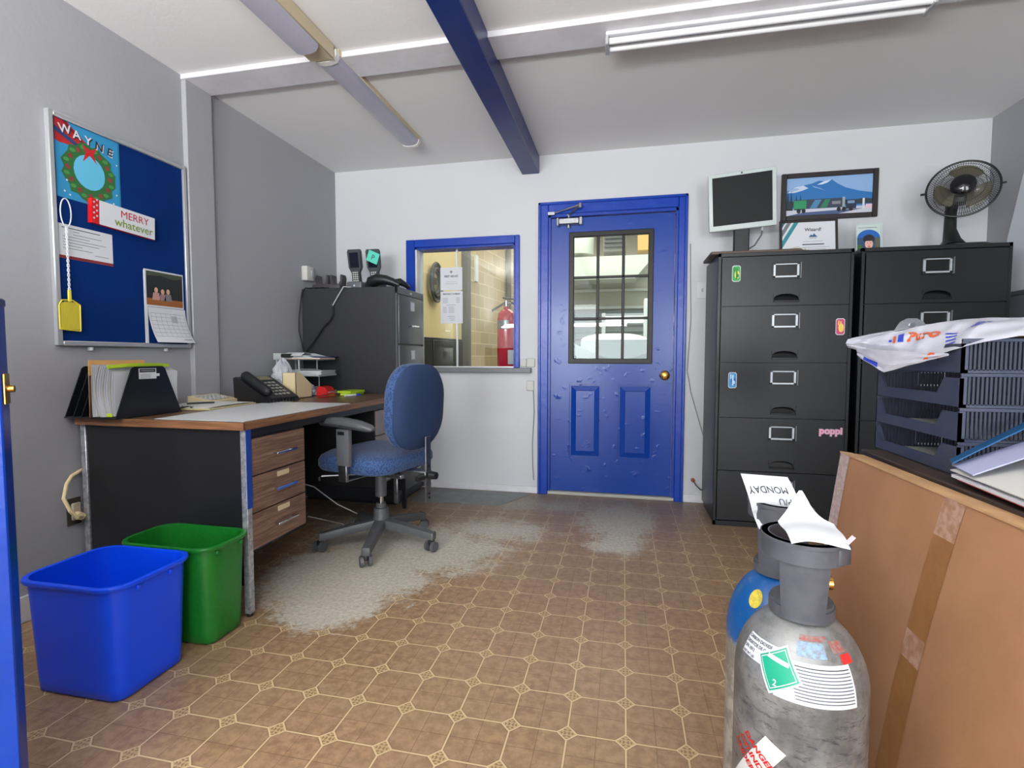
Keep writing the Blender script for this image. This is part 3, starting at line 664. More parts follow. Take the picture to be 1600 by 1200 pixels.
for i in range(7):
    v0 = .16+.11*i; b.grid(lambda u, v: pg(.04+.92*u, v0+.008*v), 8, 1, 0, INKG)
for i in range(8):
    w0 = .04+.13*i; b.grid(lambda u, v: pg(w0+.006*u, .16+.66*v), 1, 8, 0, INKG)
b.grid(lambda u, v: pg(.58+.16*u, .22+.20*v), 4, 4, 0, colm(170, 172, 178)); b.grid(lambda u, v: pg(.70+.24*u, .90+.015*v), 4, 1, 0, INK)
b.build('month_page', t)
# fly swatter
t = thing('fly_swatter', 'yellow fly swatter hanging by its twisted white wire handle on the board', 'fly swatter', (XB+.01, 1.62, 1.10))
X_ = XB+.012; b = MB(); pts = []
for i in range(25):
    s_ = i/24; pts.append((X_+.006, 1.628+.022*math.sin(s_*2*math.pi)*(1 if s_ < .5 else 1), 1.625-.12*(1-math.cos(s_*2*math.pi))/2*1.0))
b.tube([(X_+.006, 1.628+.020*math.sin(a*math.pi/10)*(1-.0*a), 1.565+.055*math.cos(a*math.pi/10)) for a in range(20)], .0022, 6, PAPER, closed=True)
for ph in (0, math.pi): b.tube([(X_+.006+.003*math.cos(s_*1.1+ph), 1.628+.003*math.sin(s_*1.1+ph), 1.512-.0065*s_) for s_ in range(42)], .002, 5, PAPER)
b.build('wire_handle', t)
b = MB(frame((X_+.002, 0, 0), (0, 1, 0), (0, 0, 1)))
o_ = [(1.588, 1.105), (1.666, 1.100), (1.668, 1.205), (1.640, 1.222), (1.600, 1.220), (1.588, 1.200)]
for i in range(len(o_)):
    a, c = o_[i], o_[(i+1) % len(o_)]; b.tube([(a[0], a[1], .003), (c[0], c[1], .003)], .0025, 6, YEL)
for i in range(14): x = 1.592+.0055*i; b.box(x, x+.0028, 1.105, 1.205+.01*min(1, min(i, 13-i)/3), .0020, .0032, YEL)
for i in range(18): z = 1.108+.0058*i; b.box(1.590, 1.667, z, z+.0028, .0022, .0034, YEL)
b.box(1.622, 1.634, 1.215, 1.262, 0, .008, YEL, .002); b.build('mesh_head', t)
# thermostat, outlet with cream cord
t = thing('thermostat', 'white wall thermostat on the grey wall left of the charcoal cabinet', 'thermostat', (XL+.01, 3.22, 1.52))
MB().box(XL, XL+.045, 3.185, 3.265, 1.525, 1.625, PAPER2, .006, 2).build('cover', t)
MB().box(XL+.045, XL+.052, 3.225, 3.25, 1.55, 1.60, LGREY, .004).build('dial', t)
t = thing('wall_outlet', 'old wall outlet with torn surround on the left wall beside the desk', 'outlet', (XL, 1.62, .36))
MB().box(XL, XL+.004, 1.60, 1.655, .31, .42, mat('torn_hole', (60, 54, 48), .8), .001).build('back_box', t)
MB().box(XL+.004, XL+.016, 1.613, 1.648, .33, .40, mat('aged_ivory', (186, 176, 150), .5), .004).build('receptacle', t)
b = MB(); b.cyl((XL+.016, 1.63, .35), (XL+.05, 1.62, .35), .015, m=CREAM)
b.tube([(XL+.05, 1.62, .35), (XL+.075, 1.585, .355), (XL+.075, 1.560, .39), (XL+.05, 1.556, .44), (XL+.035, 1.580, .49), (XL+.016, 1.615, .515), (XL+.012, 1.66, .53), (XL+.012, 1.75, .53)], .007, 8, CREAM)
tag(b.build('power_cord'), 'cream power cord plugged into the outlet by the desk', 'cord')

# ------------------------------------------------------------------ desk
DYF, DYE = 1.646, 3.10; DXF = -1.378; DXB = -2.165
t = thing('office_desk', 'walnut laminate pedestal desk with black side panel and chrome legs', 'desk', (-1.77, 2.37, 0))
b = MB(); b.box(DXB+.0, DXF-.004, DYF-.012, DYE, .724, .75, WOODTOP, .002); tp = b.build('desktop', t)
b = MB(); b.box(DXF-.005, DXF+.001, DYF-.014, DYE, .722, .751, WOODED); b.box(DXB, DXF+.001, DYF-.016, DYF-.010, .722, .751, WOODED2); lab(b.build('edge_band', t), 'lighter walnut edge')
BLK = mat('black_desk_panel', (25, 26, 29), .35, var=(5, (36, 36, 39), .6), bump=(60, .0003))
MB().box(DXB+.035, DXF-.03, DYF+.004, DYF+.02, .12, .722, BLK).build('side_panel', t)
MB().box(DXB+.035, DXF-.03, DYE-.03, DYE-.012, .12, .722, BLK).build('side_panel', t)
MB().box(DXB+.04, DXB+.055, DYF+.02, DYE-.03, .25, .722, BLK).build('modesty_panel', t)
SCUF = mat('scuffed_chrome_leg', (196, 198, 200), .35, .6, var=(60, (132, 138, 150), .7))
BLT = mat('blue_tape', (20, 62, 150), .5)
for i, (x, y) in enumerate(((DXF-.028, DYF), (DXB+.005, DYF), (DXF-.028, DYE-.03), (DXB+.005, DYE-.03))):
    lg = MB().box(x, x+.026, y-.002, y+.024, .012, .722, SCUF if i < 2 else BLK, .002).build('leg', t)  # far legs black: their shade is put into the colour
    MB().cyl((x+.013, y+.011, 0), (x+.013, y+.011, .014), .012, m=BLACK).build('glide', lg)
    if i == 0: lab(MB().box(x+.0255, x+.0275, y-.003, y+.025, .42, .722, BLT).build('blue_tape_strip', lg), 'blue tape wrapped on the leg')
b = MB(); b.box(DXF-.03, DXF-.006, DYF+.024, DYE-.03, .69, .722, BLK, .002); b.build('apron', t)
for (ya, yb, k) in ((1.672, 2.008, 0), (2.70, 3.04, 1)):
    ped = MB().box(DXF-.50, DXF-.02, ya-.012, yb+.012, .235, .695, mat('pedestal_black', (34, 34, 36), .4)).build('pedestal', t)
    zs = (.684, .537, .392, .248)
    for i in range(3):
        dr = MB().box(DXF-.022, DXF-.006, ya, yb, zs[i+1]+.003, zs[i]-.003, WOODDR if k == 0 else mat('lit_drawer', (150, 140, 134), .4), .001).build('drawer', ped)  # far drawers paler: the light on them is put into the colour
        yc = (ya+yb)/2+.02; zc = (zs[i]+zs[i+1])/2-.005
        h = MB(); m_ = mat('blue_handle', (60, 96, 176), .3) if (i == 1 and k == 0) else CHROME
        h.box(DXF+.012, DXF+.02, yc-.065, yc+.065, zc-.004, zc+.006, m_, .002); h.box(DXF-.006, DXF+.014, yc-.06, yc-.05, zc-.003, zc+.005, CHROME); h.box(DXF-.006, DXF+.014, yc+.05, yc+.06, zc-.003, zc+.005, CHROME)
        hh = h.build('handle', dr)
        if i == 1 and k == 0: lab(hh, 'blue tinted bar handle')
        if i > 0 and k == 0: MB().box(DXF-.006, DXF-.0035, yc-.04, yc+.035, zc+.045, zc+.066, mat('ivory_label', (206, 188, 152), .5), .001).build('label_plate', dr)
# desk pad
b = MB(); b.prism([(-1.80, 1.652), (-1.392, 1.652), (-1.392, 2.42), (-1.86, 2.42)], .7512, .7530, mat('pale_blotter', (206, 208, 208), .35)); tag(b.build('desk_pad'), 'long pale grey blotter sheet along the front edge of the desktop', 'desk pad')
# file sorter
t = thing('file_sorter', 'black plastic file sorter with upright trapezoid dividers at the near end of the desk', 'file sorter', (-2.05, 1.76, .751))
MB().box(-2.178, -1.925, 1.600, 1.905, .752, .757, BLACK).build('base', t)
def plate(x, m_, th=.003):
    r_ = []; 
    return [(1.603, .757), (1.903, .757), (1.828, .948), (1.815, .957), (1.686, .957), (1.674, .948)]
for i, x in enumerate((-2.178, -2.138, -2.098, -2.058, -1.93)):
    b = MB(frame((x, 0, 0), (0, 1, 0), (0, 0, 1))); b.prism(plate(x, BLACK), 0, .004, mat('sorter_black', (22, 24, 28), .3)); pl = b.build('divider', t)
    if i == 4:
        b = MB(frame((x+.004, 0, 0), (0, 1, 0), (0, 0, 1))); b.rect(1.705, .905, 1.785, .948, PAPER, .8); b.rect(1.709, .932, 1.781, .946, INK, 1.6); b.rect(1.715, .937, 1.775, .941, INKG, 2)
        for k in range(4): b.rect(1.711, .908+.005*k, 1.758, .9095+.005*k, INKG, 2)
        b.rect(1.785, .915, 1.80, .926, PAPER, 1); lab(b.build('sticker', pl, flat=True), 'white and black printed label')
# papers in the sorter
b = MB()
b.grid(lambda u, v: (-2.050+.004*v, 1.600+.24*u, .757+.225*v), 4, 4, .002, mat('manila', (222, 170, 104), .6)); b.grid(lambda u, v: (-2.048+.004*v, 1.599+.20*u, .757+.165*v), 4, 4, .002, mat('brown_folder', (96, 76, 70), .6))
b.text('X', .03, 1.625, .93, INK, 6, .02, xf=frame((-2.047, 0, 0), (0, 1, 0), (0, 0, 1)))
tag(b.build('manila_folder'), 'orange manila folder standing in the sorter behind the curled papers', 'folder')
for i, (x, d, lb) in enumerate(((-2.028, .020, 'curled stack of printed tables leaning in the black sorter, left bundle'), (-1.990, .032, 'thick curled bundle of white papers next to the front sorter plate'))):
    b = MB()
    for s_ in range(5 if i == 0 else 9):
        off = s_*.0045
        b.grid(lambda u, v, off=off, s_=s_: (x+off-d*math.sin(v*math.pi)*(1-.1*s_*i)*.8, 1.595+.29*u+.012*math.sin(v*3)*(1-i)+.004*s_, .760+(.205-.004*s_)*v), 5, 14, .0008, PAPER if s_ % 3 else PAPER2)
    for k in range(16):
        v0 = .12+.05*k; b.grid(lambda u, v: (x-.001-d*math.sin(v0*math.pi)*.8-.0006, 1.605+.07*u, .760+.205*v0+.0014*v), 2, 1, 0, INKG)
    tag(b.build('paper_bundle'), lb, 'papers')
b = MB()
b.grid(lambda u, v: (-1.955+.012*math.sin(u*4), 1.600+.285*u, .952+.012*v+.006*math.sin(u*3)), 12, 2, .003, LIME); b.grid(lambda u, v: (-1.972+.010*math.sin(u*4+1), 1.61+.28*u, .948+.014*v+.008*math.sin(u*3)), 12, 2, .003, LIME)
b.box(-1.965, -1.94, 1.598, 1.60, .762, .775, LIME)
tag(b.build('lime_folder'), 'lime green folder edges rising above the front sorter plate', 'folder')
# keypad / cream calculator and open notebook
t = thing('desk_calculator', 'cream desk calculator with dark cable, on the desk by the wall', 'calculator', (-2.08, 2.265, .751))
MB(rotz(R(6), (-2.085, 2.265, .7515))).prism([(-.07, 0), (.07, 0), (.07, .02), (-.07, .045)], -.10, .10, CREAM, xf=frame((0, 0, 0), (1, 0, 0), (0, 0, 1))).build('body', t)
for i in range(4):
    for j in range(5): MB(rotz(R(6), (-2.085, 2.265, .7515))).box(-.045+.025*i, -.027+.025*i, -.085+.03*j, -.065+.03*j, .026+.0*i, .046-.0045*i, LGREY, .002).build('key', t)
b = MB(); b.tube([(-2.0, 2.0+.008*math.sin(k*1.7), .758+.010*abs(math.sin(k*.9))) for k in range(1)]+[(-2.02+.012*k, 1.97+.02*math.sin(k*1.3), .758+.008*abs(math.sin(k))) for k in range(9)], .004, 6, BLACK); tag(b.build('coiled_cable'), 'tangled black cable between the sorter and the calculator', 'cable')
t = thing('notepad', 'open notepad with yellowish cover lying between the sorter and the phone', 'notebook', (-1.93, 2.12, .751))
X_ = rotz(R(4), (-1.955, 2.12, .7515))
MB(X_).box(-.115, .11, -.165, .165, 0, .008, mat('tan_cover', (196, 184, 140), .6), .001).build('cover', t)
MB(X_).grid(lambda u, v: (-.11+.21*u, -.16+.32*v, .009+.012*math.sin(v*math.pi)**.5*(1-.5*u)), 4, 14, .003, PAPER2).build('pages', t)
MB(X_).cyl((-.06, -.10, .024), (.02, -.02, .024), .004, n=8, m=BLACK).build('pen', t)
# phone
t = thing('desk_phone', 'black office phone with handset on its cradle and coiled cord', 'telephone', (-1.94, 2.47, .751))
PX = rotz(R(-8), (-1.93, 2.46, .7515))
side = [(-.10, 0), (.12, 0), (.12, .022), (-.085, .135), (-.105, .13)]
ph = MB(PX).prism(side, -.115, .115, BLACK, xf=frame((0, 0, 0), (1, 0, 0), (0, 0, 1))).build('body', t)
S_ = PX @ frame((.12, 0, .022), (0, 1, 0), (-.205, 0, .113))
keys = MB(S_)
for r_ in range(5):
    for c_ in range(4): keys.box(-.02+.028*c_, .0+.028*c_-.002, .03+.03*r_, .045+.03*r_, 0, .003, mat('key_pale', (150, 150, 146), .5), .0008)
keys.build('keypad', ph)
MB(S_).box(-.03, .09, .185, .225, 0, .004, mat('lcd', (128, 124, 96), .2), .002).build('display', ph)
h = MB(S_); h.pillow(.052, .215, .024, [(.006, .004), (0, .012), (0, .026), (.010, .040)], BLACK, xf=Matrix.Translation((-.082, .12, .004)), bow=lambda x, y, z: z+.0-.016*math.cos(y*14)**2*(1 if z < .02 else .35)); h.build('handset', t)
b = MB(PX); b.tube([(.075+.008*math.cos(k*.9)+.0, -.10+.0042*k*.6, .020+.008*math.sin(k*.9)-.006) if k < 0 else (.135+.008*math.cos(k*.9), -.13+.0032*k, .009+.008*math.sin(k*.9)) for k in range(76)], .0022, 5, BLACK); b.build('coiled_cord', t)
# cream letter holder, plastic bag, printed carton
b = MB(frame((-1.945, 2.625, .7515), (0, 1, 0), (0, 0, 1)))
poly_ = [(0, 0), (.155, 0), (.155, .075), (.045, .15), (0, .15)]
for z0_, z1_ in ((0, .003), (.085, .088)): b.prism(poly_, z0_, z1_, CREAM)
b.box(0, .155, 0, .003, 0, .088, CREAM); b.box(.152, .155, 0, .075, 0, .088, CREAM); b.box(0, .003, 0, .15, 0, .088, CREAM)
b.rect(.04, .035, .12, .038, RED, 8.5); b.rect(.04, .06, .10, .063, RED, 8.5); b.rect(.04, .035, .043, .063, RED, 8.5); b.rect(.01, .115, .05, .13, colm(196, 150, 110), 8.5)
tag(b.build('magazine_file'), 'cream cardboard magazine file behind the phone', 'file box')
def crumple(cx_, cy_, cz_, rx, ry, rz_, name, label, m_, seed):
    rnd = random.Random(seed); ph = [(rnd.uniform(2, 9), rnd.uniform(0, 6), rnd.uniform(.05, .16)) for _ in range(7)]
    b = MB()
    def f(u, v):
        a = u*2*math.pi; e = (v-.5)*math.pi; s_ = 1+sum(p[2]*math.sin(p[0]*a+p[1]+e*3*(i-3)) for i, p in enumerate(ph))*.6*math.cos(e)
        return (cx_+rx*math.cos(a)*math.cos(e)*s_, cy_+ry*math.sin(a)*math.cos(e)*s_, max(.752, cz_+rz_*math.sin(e)*(1+.12*math.sin(a*3))))
    b.grid(f, 40, 18, 0, m_); return tag(b.build(name, angle=20), label, 'bag')
crumple(-2.01, 2.715, .865, .05, .065, .11, 'plastic_bag', 'crumpled clear plastic bag stuffed behind the phone against the wall', PBAG, 3)
crumple(-1.90, 2.815, .79, .035, .028, .038, 'plastic_bag', 'small crumpled clear bag on the desk right of the cream file', PBAG, 5)
b = MB(); b.box(-2.09, -2.0, 2.79, 2.825, .752, .86, PAPER2, .002); b.rect(0, 0, 0.01, 0.01, RED, 1, xf=frame((-1.9995, 2.80, .84), (0, 1, 0), (0, 0, 1))); tag(b.build('small_carton'), 'small white carton standing behind the cream file', 'box')
# grey letter trays, three tiers
TG = mat('grey_letter_tray', (172, 178, 176), .4)
for i, (z, yaw_, dx) in enumerate(((.755, 4, 0), (.872, 5, -.012), (.975, 6, -.02))):
    t = thing('letter_tray', ['light grey letter tray, lowest of the stack beside the charcoal cabinet', 'light grey letter tray holding white sheets, middle of the stack', 'light grey letter tray, topmost, with a blue folder and loose papers'][i], 'letter tray', (-2.0, 2.95, z))
    X_ = rotz(R(yaw_), (-2.015+dx, 2.955, z))
    b = MB(X_); b.box(-.13, .16, -.12, .12, 0, .005, TG); b.box(-.13, -.126, -.12, .12, 0, .042, TG, .001)
    for yy in (-.120, .116): b.prism([(-.13, 0), (.155, 0), (.155, .010), (.02, .042), (-.13, .042)], -yy-.004, -yy, TG, xf=frame((0, 0, 0), (1, 0, 0), (0, 0, 1)))
    b.box(.153, .164, -.122, .122, -.002, .012, TG, .003); b.build('tray', t)
    if i < 2:
        for sx, sy_ in ((-.12, -.11), (-.12, .11), (.03, .112), (.03, -.112)): MB(X_).cyl((sx, sy_, .03), (sx, sy_, (.872-.755 if i == 0 else .103)), .005, n=8, m=TG).build('riser', t)
for i, (z, lb) in enumerate(((.879, 'thick pile of white sheets on the middle grey letter tray'), (.762, 'papers in the lowest grey letter tray'))):
    b = MB(rotz(R(7), (-2.0, 2.955, z)))
    for k in range(8 if i == 0 else 4): b.box(-.11+.004*(k % 3), .135+.003*(k % 4), -.105+.002*(k % 3), .10, .0035*k, .0035*k+.0028, PAPER if k % 2 else PAPER2)
    tag(b.build('paper_pile'), lb, 'papers')
b = MB(rotz(R(12), (-2.0, 2.97, .982))); b.box(-.10, .15, -.05, .12, .010, .016, mat('navy_folder', (32, 42, 96), .5), .001); tag(b.build('navy_folder'), 'navy blue folder lying on the topmost grey letter tray', 'folder')
b = MB(rotz(R(5), (-2.0, 2.93, .98))); b.box(-.09, .155, -.10, .10, 0, .004, mat('kraft', (196, 160, 120), .6)); b.box(-.10, .15, -.10, .10, .004, .0085, PAPER)
b.grid(lambda u, v: (-.08+.12*u, -.12+.13*v, .012+.030*math.sin(v*2.4+.3)), 3, 6, .001, PAPER); b.box(-.09, -.03, -.13, -.07, .010, .034, BLACK, .004); tag(b.build('loose_papers'), 'loose white and kraft sheets with a black clip on the topmost letter tray', 'papers')
# stapler and tape dispenser, sticky pads, marker
t = thing('tape_dispenser', 'red tape dispenser on the desk in front of the letter trays', 'tape dispenser', (-1.80, 2.89, .751))
X_ = rotz(R(8), (-1.83, 2.88, .7515))
MB(X_).prism([(-.03, 0), (.04, 0), (.04, .03), (.02, .055), (-.02, .06), (-.03, .04)], -.055, .055, RED, xf=frame((0, 0, 0), (1, 0, 0), (0, 0, 1)) ).build('body', t)
MB(X_).box(.036, .045, -.045, .04, .012, .026, LGREY, .002).build('cutter', t)
t = thing('stapler', 'flat red stapler lying before the tape dispenser', 'stapler', (-1.75, 2.80, .751))
X_ = rotz(R(84), (-1.765, 2.80, .7515))
MB(X_).box(-.07, .07, -.016, .016, 0, .006, RED, .002).build('base', t); MB(X_).box(-.07, .06, -.013, .013, .010, .022, RED, .004).build('arm', t); MB(X_).box(-.068, .055, -.010, .010, .006, .011, CHROME).build('magazine', t)
for i, (x, y, a, z, lb) in enumerate(((-1.70, 2.98, 10, .7515, 'lime green notepad lying flat at the far end of the desk, under another'), (-1.705, 2.975, -6, .7665, 'lime yellow notepad lying on top of another at the far end of the desk'))):
    b = MB(rotz(R(a), (x, y, z))); b.box(-.05, .05, -.075, .075, 0, .014, LIME, .001); b.box(-.051, .051, -.076, .076, .0135, .0145, mat('lime_dark', (146, 176, 34), .6)); tag(b.build('sticky_note_pad'), lb, 'notepad')
t = thing('marker_pen', 'white and blue marker pen lying by the lime notepads', 'pen', (-1.65, 2.87, .751))
MB().cyl((-1.66, 2.82, .7565), (-1.63, 2.90, .7565), .006, n=10, m=PAPER).build('barrel', t); MB().cyl((-1.63, 2.90, .7565), (-1.618, 2.932, .7565), .0065, n=10, m=BAGB).build('cap', t)

# ------------------------------------------------------------------ charcoal file cabinet left of window
cx0, cx1, cyy0, cyy1, ch = -2.155, -1.452, 3.13, 3.585, 1.457
t = thing('filing_cabinet', 'charcoal four-drawer filing cabinet beside the window, facing right', 'filing cabinet', ((cx0+cx1)/2, (cyy0+cyy1)/2, 0))
b = MB(); b.box(cx0, cx1-.012, cyy0, cyy1, .02, ch, GREYCAB, .004); b.box(cx0+.01, cx1-.03, cyy0+.01, cyy1-.01, 0, .03, BLACK); b.box(cx1-.014, cx1-.002, cyy0, cyy1, ch-.045, ch, GREYFR, .002); b.box(cx1-.014, cx1-.002, cyy0, cyy0+.014, .02, ch, GREYFR, .002); b.box(cx1-.014, cx1-.002, cyy1-.014, cyy1, .02, ch, GREYFR, .002)
b.build('body', t)
b = MB(); b.box(cx1-.004, cx1+.001, (cyy0+cyy1)/2-.015, (cyy0+cyy1)/2+.015, ch-.03, ch-.018, LGREY); b.cyl((cx1-.004, cyy1-.025, ch-.022), (cx1+.006, cyy1-.025, ch-.022), .007, m=CHROME); b.build('lock', t)
zt = ch-.05
for i in range(4):
    z1_ = zt-.335*i; z0_ = z1_-.325
    dr = MB().box(cx1-.012, cx1+.006, cyy0+.017, cyy1-.017, z0_, z1_, GREYFR, .005, 2).build('drawer', t)
    yc = (cyy0+cyy1)/2+.01
    b = MB(); b.box(cx1+.006, cx1+.010, yc-.042, yc+.03, z1_-.10, z1_-.03, STEEL, .001); b.box(cx1+.0095, cx1+.0108, yc-.034, yc+.022, z1_-.093, z1_-.037, PAPER); b.build('label_holder', dr)
    b = MB(); b.box(cx1+.022, cx1+.032, yc-.065, yc+.065, z1_-.208, z1_-.194, CHROME, .004); b.box(cx1+.004, cx1+.026, yc-.06, yc-.045, z1_-.206, z1_-.196, BLACK); b.box(cx1+.004, cx1+.026, yc+.045, yc+.06, z1_-.206, z1_-.196, BLACK); b.build('handle', dr)
# on top: cradle dock, two handhelds, curved scanner, cables
t = thing('charging_dock', 'empty black two-bay charging dock on the charcoal cabinet, left of the handhelds', 'charging dock', (-2.06, 3.33, ch))
b = MB(); b.box(-2.165, -1.95, 3.27, 3.40, ch, ch+.05, mat('dock_plastic', (68, 64, 68), .45), .008, 2); b.build('base', t)
for x in (-2.155, -2.065, -2.04, -1.955):
    b = MB(frame((x, 3.335, ch+.045), (1, 0, 0), (0, 0, 1))); s_ = 1 if x in (-2.155, -2.04) else -1
    b.prism([(0, 0), (s_*.030, 0), (s_*.012, .028), (s_*.010, .072), (0, .074), (-s_*.006, .05)], -.03, .03, MATS['dock_plastic']); b.build('cradle_arm', t)
for i, (x, y) in enumerate(((-1.845, 3.34), (-1.715, 3.36))):
    t = thing('handheld_terminal', ['black handheld terminal standing in a grey single dock on the charcoal cabinet', 'black handheld terminal with a teal sticky note over its screen'][i], 'handheld computer', (x, y, ch))
    X_ = Matrix.Translation((x, y, ch)) @ Matrix.Rotation(R(10), 4, 'X')
    GD = mat('dock_grey', (96, 102, 108), .4)
    d_ = MB(Matrix.Translation((x, y, ch))); d_.box(-.062, .055, -.055, .06, 0, .065, GD if i == 0 else BLACK, .012, 2); d_.disc(0, .035, .006, .006, PAPER, 1, xf=frame((0, -.0552, 0), (1, 0, 0), (0, 0, 1))); d_.build('dock', t)
    out = [(-.030, .03), (.030, .03), (.028, .13), (.046, .165), (.048, .275), (.040, .29), (-.040, .29), (-.048, .275), (-.046, .165), (-.028, .13)]
    hb = MB(X_ @ frame((0, 0, 0), (1, 0, 0), (0, 0, 1))).prism(out, -.016, .016, mat('handheld_body', (58, 64, 68), .45)).build('body', t)
    b = MB(X_ @ frame((0, 0, 0), (1, 0, 0), (0, 0, 1))); b.rect(-.034, .165, .034, .268, mat('handheld_screen', (14, 16, 36), .15), 41); b.build('screen', hb)
    b = MB(X_ @ frame((0, 0, 0), (1, 0, 0), (0, 0, 1)))
    for r_ in range(5):
        for c_ in range(3): b.box(-.020+.015*c_, -.010+.015*c_, .072+.014*r_, .081+.014*r_, .016, .019, PAPER2, .001)
    b.build('keypad', hb)
    if i == 1:
        b = MB(X_ @ frame((0, 0, 0), (1, 0, 0), (0, 0, 1)) @ Matrix.Translation((.008, .235, .021)) @ Matrix.Rotation(R(-24), 4, 'Z')); b.box(-.042, .042, -.038, .038, 0, .0008, TEAL); b.text('P', .05, -.012, -.018, INK, 3, .0)
        tag(b.build('sticky_note', flat=True), 'teal sticky note marked P stuck on the right handheld', 'sticky note')
t = thing('barcode_scanner', 'black curved barcode scanner lying on the charcoal cabinet top near the window', 'scanner', (-1.62, 3.26, ch))
b = MB(); pts = [(-1.715, 3.25, ch+.03), (-1.70, 3.25, ch+.052), (-1.65, 3.25, ch+.068), (-1.59, 3.255, ch+.062), (-1.54, 3.26, ch+.045), (-1.50, 3.27, ch+.026)]
b.tube(pts, [.024, .036, .038, .033, .027, .018], 14, BLACK); b.build('body', t)
b = MB(); b.tube([(-1.535, 3.28, ch+.05), (-1.51, 3.30, ch+.054), (-1.48, 3.32, ch+.036), (-1.462, 3.35, ch+.016)], [.02, .024, .018, .012], 10, BLACK); b.build('nozzle', t)
b = MB(); b.tube([(-2.10, 3.20, ch+.006), (-2.13, 3.14, ch+.008), (-2.14, 3.112, ch-.03), (-2.163, 3.108, ch-.20), (-2.165, 3.108, ch-.29), (-2.145, 3.105, ch-.36), (-2.13, 3.10, ch-.43)], .004, 6, BLACK); tag(b.build('cable'), 'thin black cable hanging at the left edge of the charcoal cabinet', 'cable')
b = MB(); b.tube([(-1.80, 3.16, ch+.006), (-1.83, 3.117, ch+.004), (-1.87, 3.112, ch-.06), (-1.91, 3.112, ch-.12)], .004, 6, LGREY)
b.tube([(-1.91, 3.112, ch-.12), (-1.905, 3.112, ch-.17), (-1.93, 3.112, ch-.22), (-1.98, 3.112, ch-.26), (-2.02, 3.11, ch-.32), (-2.07, 3.106, ch-.38), (-2.11, 3.10, ch-.43)], .006, 6, BLACK); tag(b.build('cable'), 'black cable draped diagonally down the side of the charcoal cabinet', 'cable')
b = MB(); b.tube([(-2.15+.02*k, 3.19+.012*math.sin(k*1.9), ch+.008+.006*abs(math.sin(k*1.3))) for k in range(9)], .005, 6, BLACK); tag(b.build('cable'), 'black cable bunched on the rear left corner of the charcoal cabinet', 'cable')

# ------------------------------------------------------------------ papers on the window glass
FW = frame((0, YB+.0572, 0), (1, 0, 0), (0, 0, 1))
b = MB(FW); b.rect(-1.358, 1.495, -1.185, 1.665, PAPER, 1); b.disc(-1.272, 1.632, .004, .014, INKG, 2, 10); b.disc(-1.272, 1.632, .014, .004, INKG, 2, 10)
b.text('FIRST AID KIT', .021, -1.272, 1.592, INK, 2, .025, 'CENTER', sx=.85); b.text('LOCATED IN OFFICE', .009, -1.272, 1.555, INKG, 2, .0, 'CENTER'); b.text('DRIVERS ROOM BY SINK', .009, -1.272, 1.54, INKG, 2, 0, 'CENTER')
b.box(-1.358, -1.185, 1.495, 1.665, 0, .0002, PAPER)
tag(b.build('first_aid_notice', flat=True), 'white FIRST AID KIT notice taped to the window, upper of two', 'notice')
b = MB(FW); b.rect(-1.358, 1.246, -1.183, 1.487, PAPER, 1); b.text('EMERGENCY NUMBERS', .0155, -1.271, 1.462, INK, 2, .02, 'CENTER', sx=.85)
for k in range(4): b.rect(-1.342, 1.434-.011*k, -1.30, 1.437-.011*k, INKG, 2); b.rect(-1.235, 1.436-.011*k, -1.205, 1.439-.011*k, INKG, 2)
b.rect(-1.31, 1.382, -1.24, 1.385, INKG, 2)
for k in range(5): b.rect(-1.34, 1.368-.010*k, -1.31, 1.3705-.010*k, INKG, 2); b.rect(-1.295, 1.368-.010*k, -1.25, 1.3705-.010*k, INKG, 2)
for k in range(3): b.rect(-1.30+.01*k, 1.298-.014*k, -1.245, 1.301-.014*k, INKG, 2)
b.box(-1.358, -1.183, 1.246, 1.487, 0, .0002, PAPER)
tag(b.build('emergency_notice', flat=True), 'white EMERGENCY NUMBERS notice taped to the window, lower of two', 'notice')
# junction plates between window and door, thermostat wire
for i, (x0, x1, z0_, z1_, lb) in enumerate(((-.728, -.682, .925, .975, 'small white cover plate at the right end of the window sill'), (-.680, -.622, .922, .985, 'white cover plate touching the left door casing above the sill end'), (-.680, -.628, .752, .822, 'white cover plate below the sill end beside the door casing'))):
    b = MB(); b.box(x0, x1, YB-.018, YB, z0_, z1_, PAPER2, .003); tag(b.build('cover_plate'), lb, 'cover plate')
b = MB(); b.tube([(-.632, YB-.006, .75), (-.625, YB-.006, .6), (-.63, YB-.006, .5), (-.638, YB-.006, .36), (-.635, YB-.006, .2), (-.625, YB-.02, .10)], .003, 6, mat('grey_wire', (120, 126, 130), .5)); tag(b.build('wire'), 'thin grey wire running down beside the left door casing', 'wire')
# right of the door
t = thing('light_switch', 'white light switch on the wall right of the blue door', 'light switch', (.51, YB, 1.39))
MB().box(.474, .545, YB-.007, YB, 1.385, 1.497, PAPER, .003).build('plate', t); MB().box(.504, .515, YB-.018, YB-.006, 1.43, 1.452, LGREY, .002).build('toggle', t)
b = MB(); b.tube([(.430, YB-.005, 1.75), (.435, YB-.005, 1.5), (.442, YB-.006, 1.25), (.432, YB-.005, 1.05), (.425, YB-.005, .9), (.45, YB-.006, .76), (.49, YB-.008, .62), (.53, YB-.01, .48), (.56, YB-.03, .40)], .0028, 6, MATS['grey_wire']); tag(b.build('wire'), 'thin grey wire sagging from the right door casing to behind the black cabinet', 'wire')
b = MB(); b.cyl((.475, YB, .155), (.475, YB-.02, .155), .014, m=mat('copper_plug', (150, 84, 62), .5)); b.tube([(.475, YB-.02, .155), (.49, YB-.04, .13), (.52, YB-.04, .10), (.56, YB-.035, .09)], .004, 6, BLACK); tag(b.build('wall_plug'), 'small copper coloured plug with black lead low on the wall', 'plug')

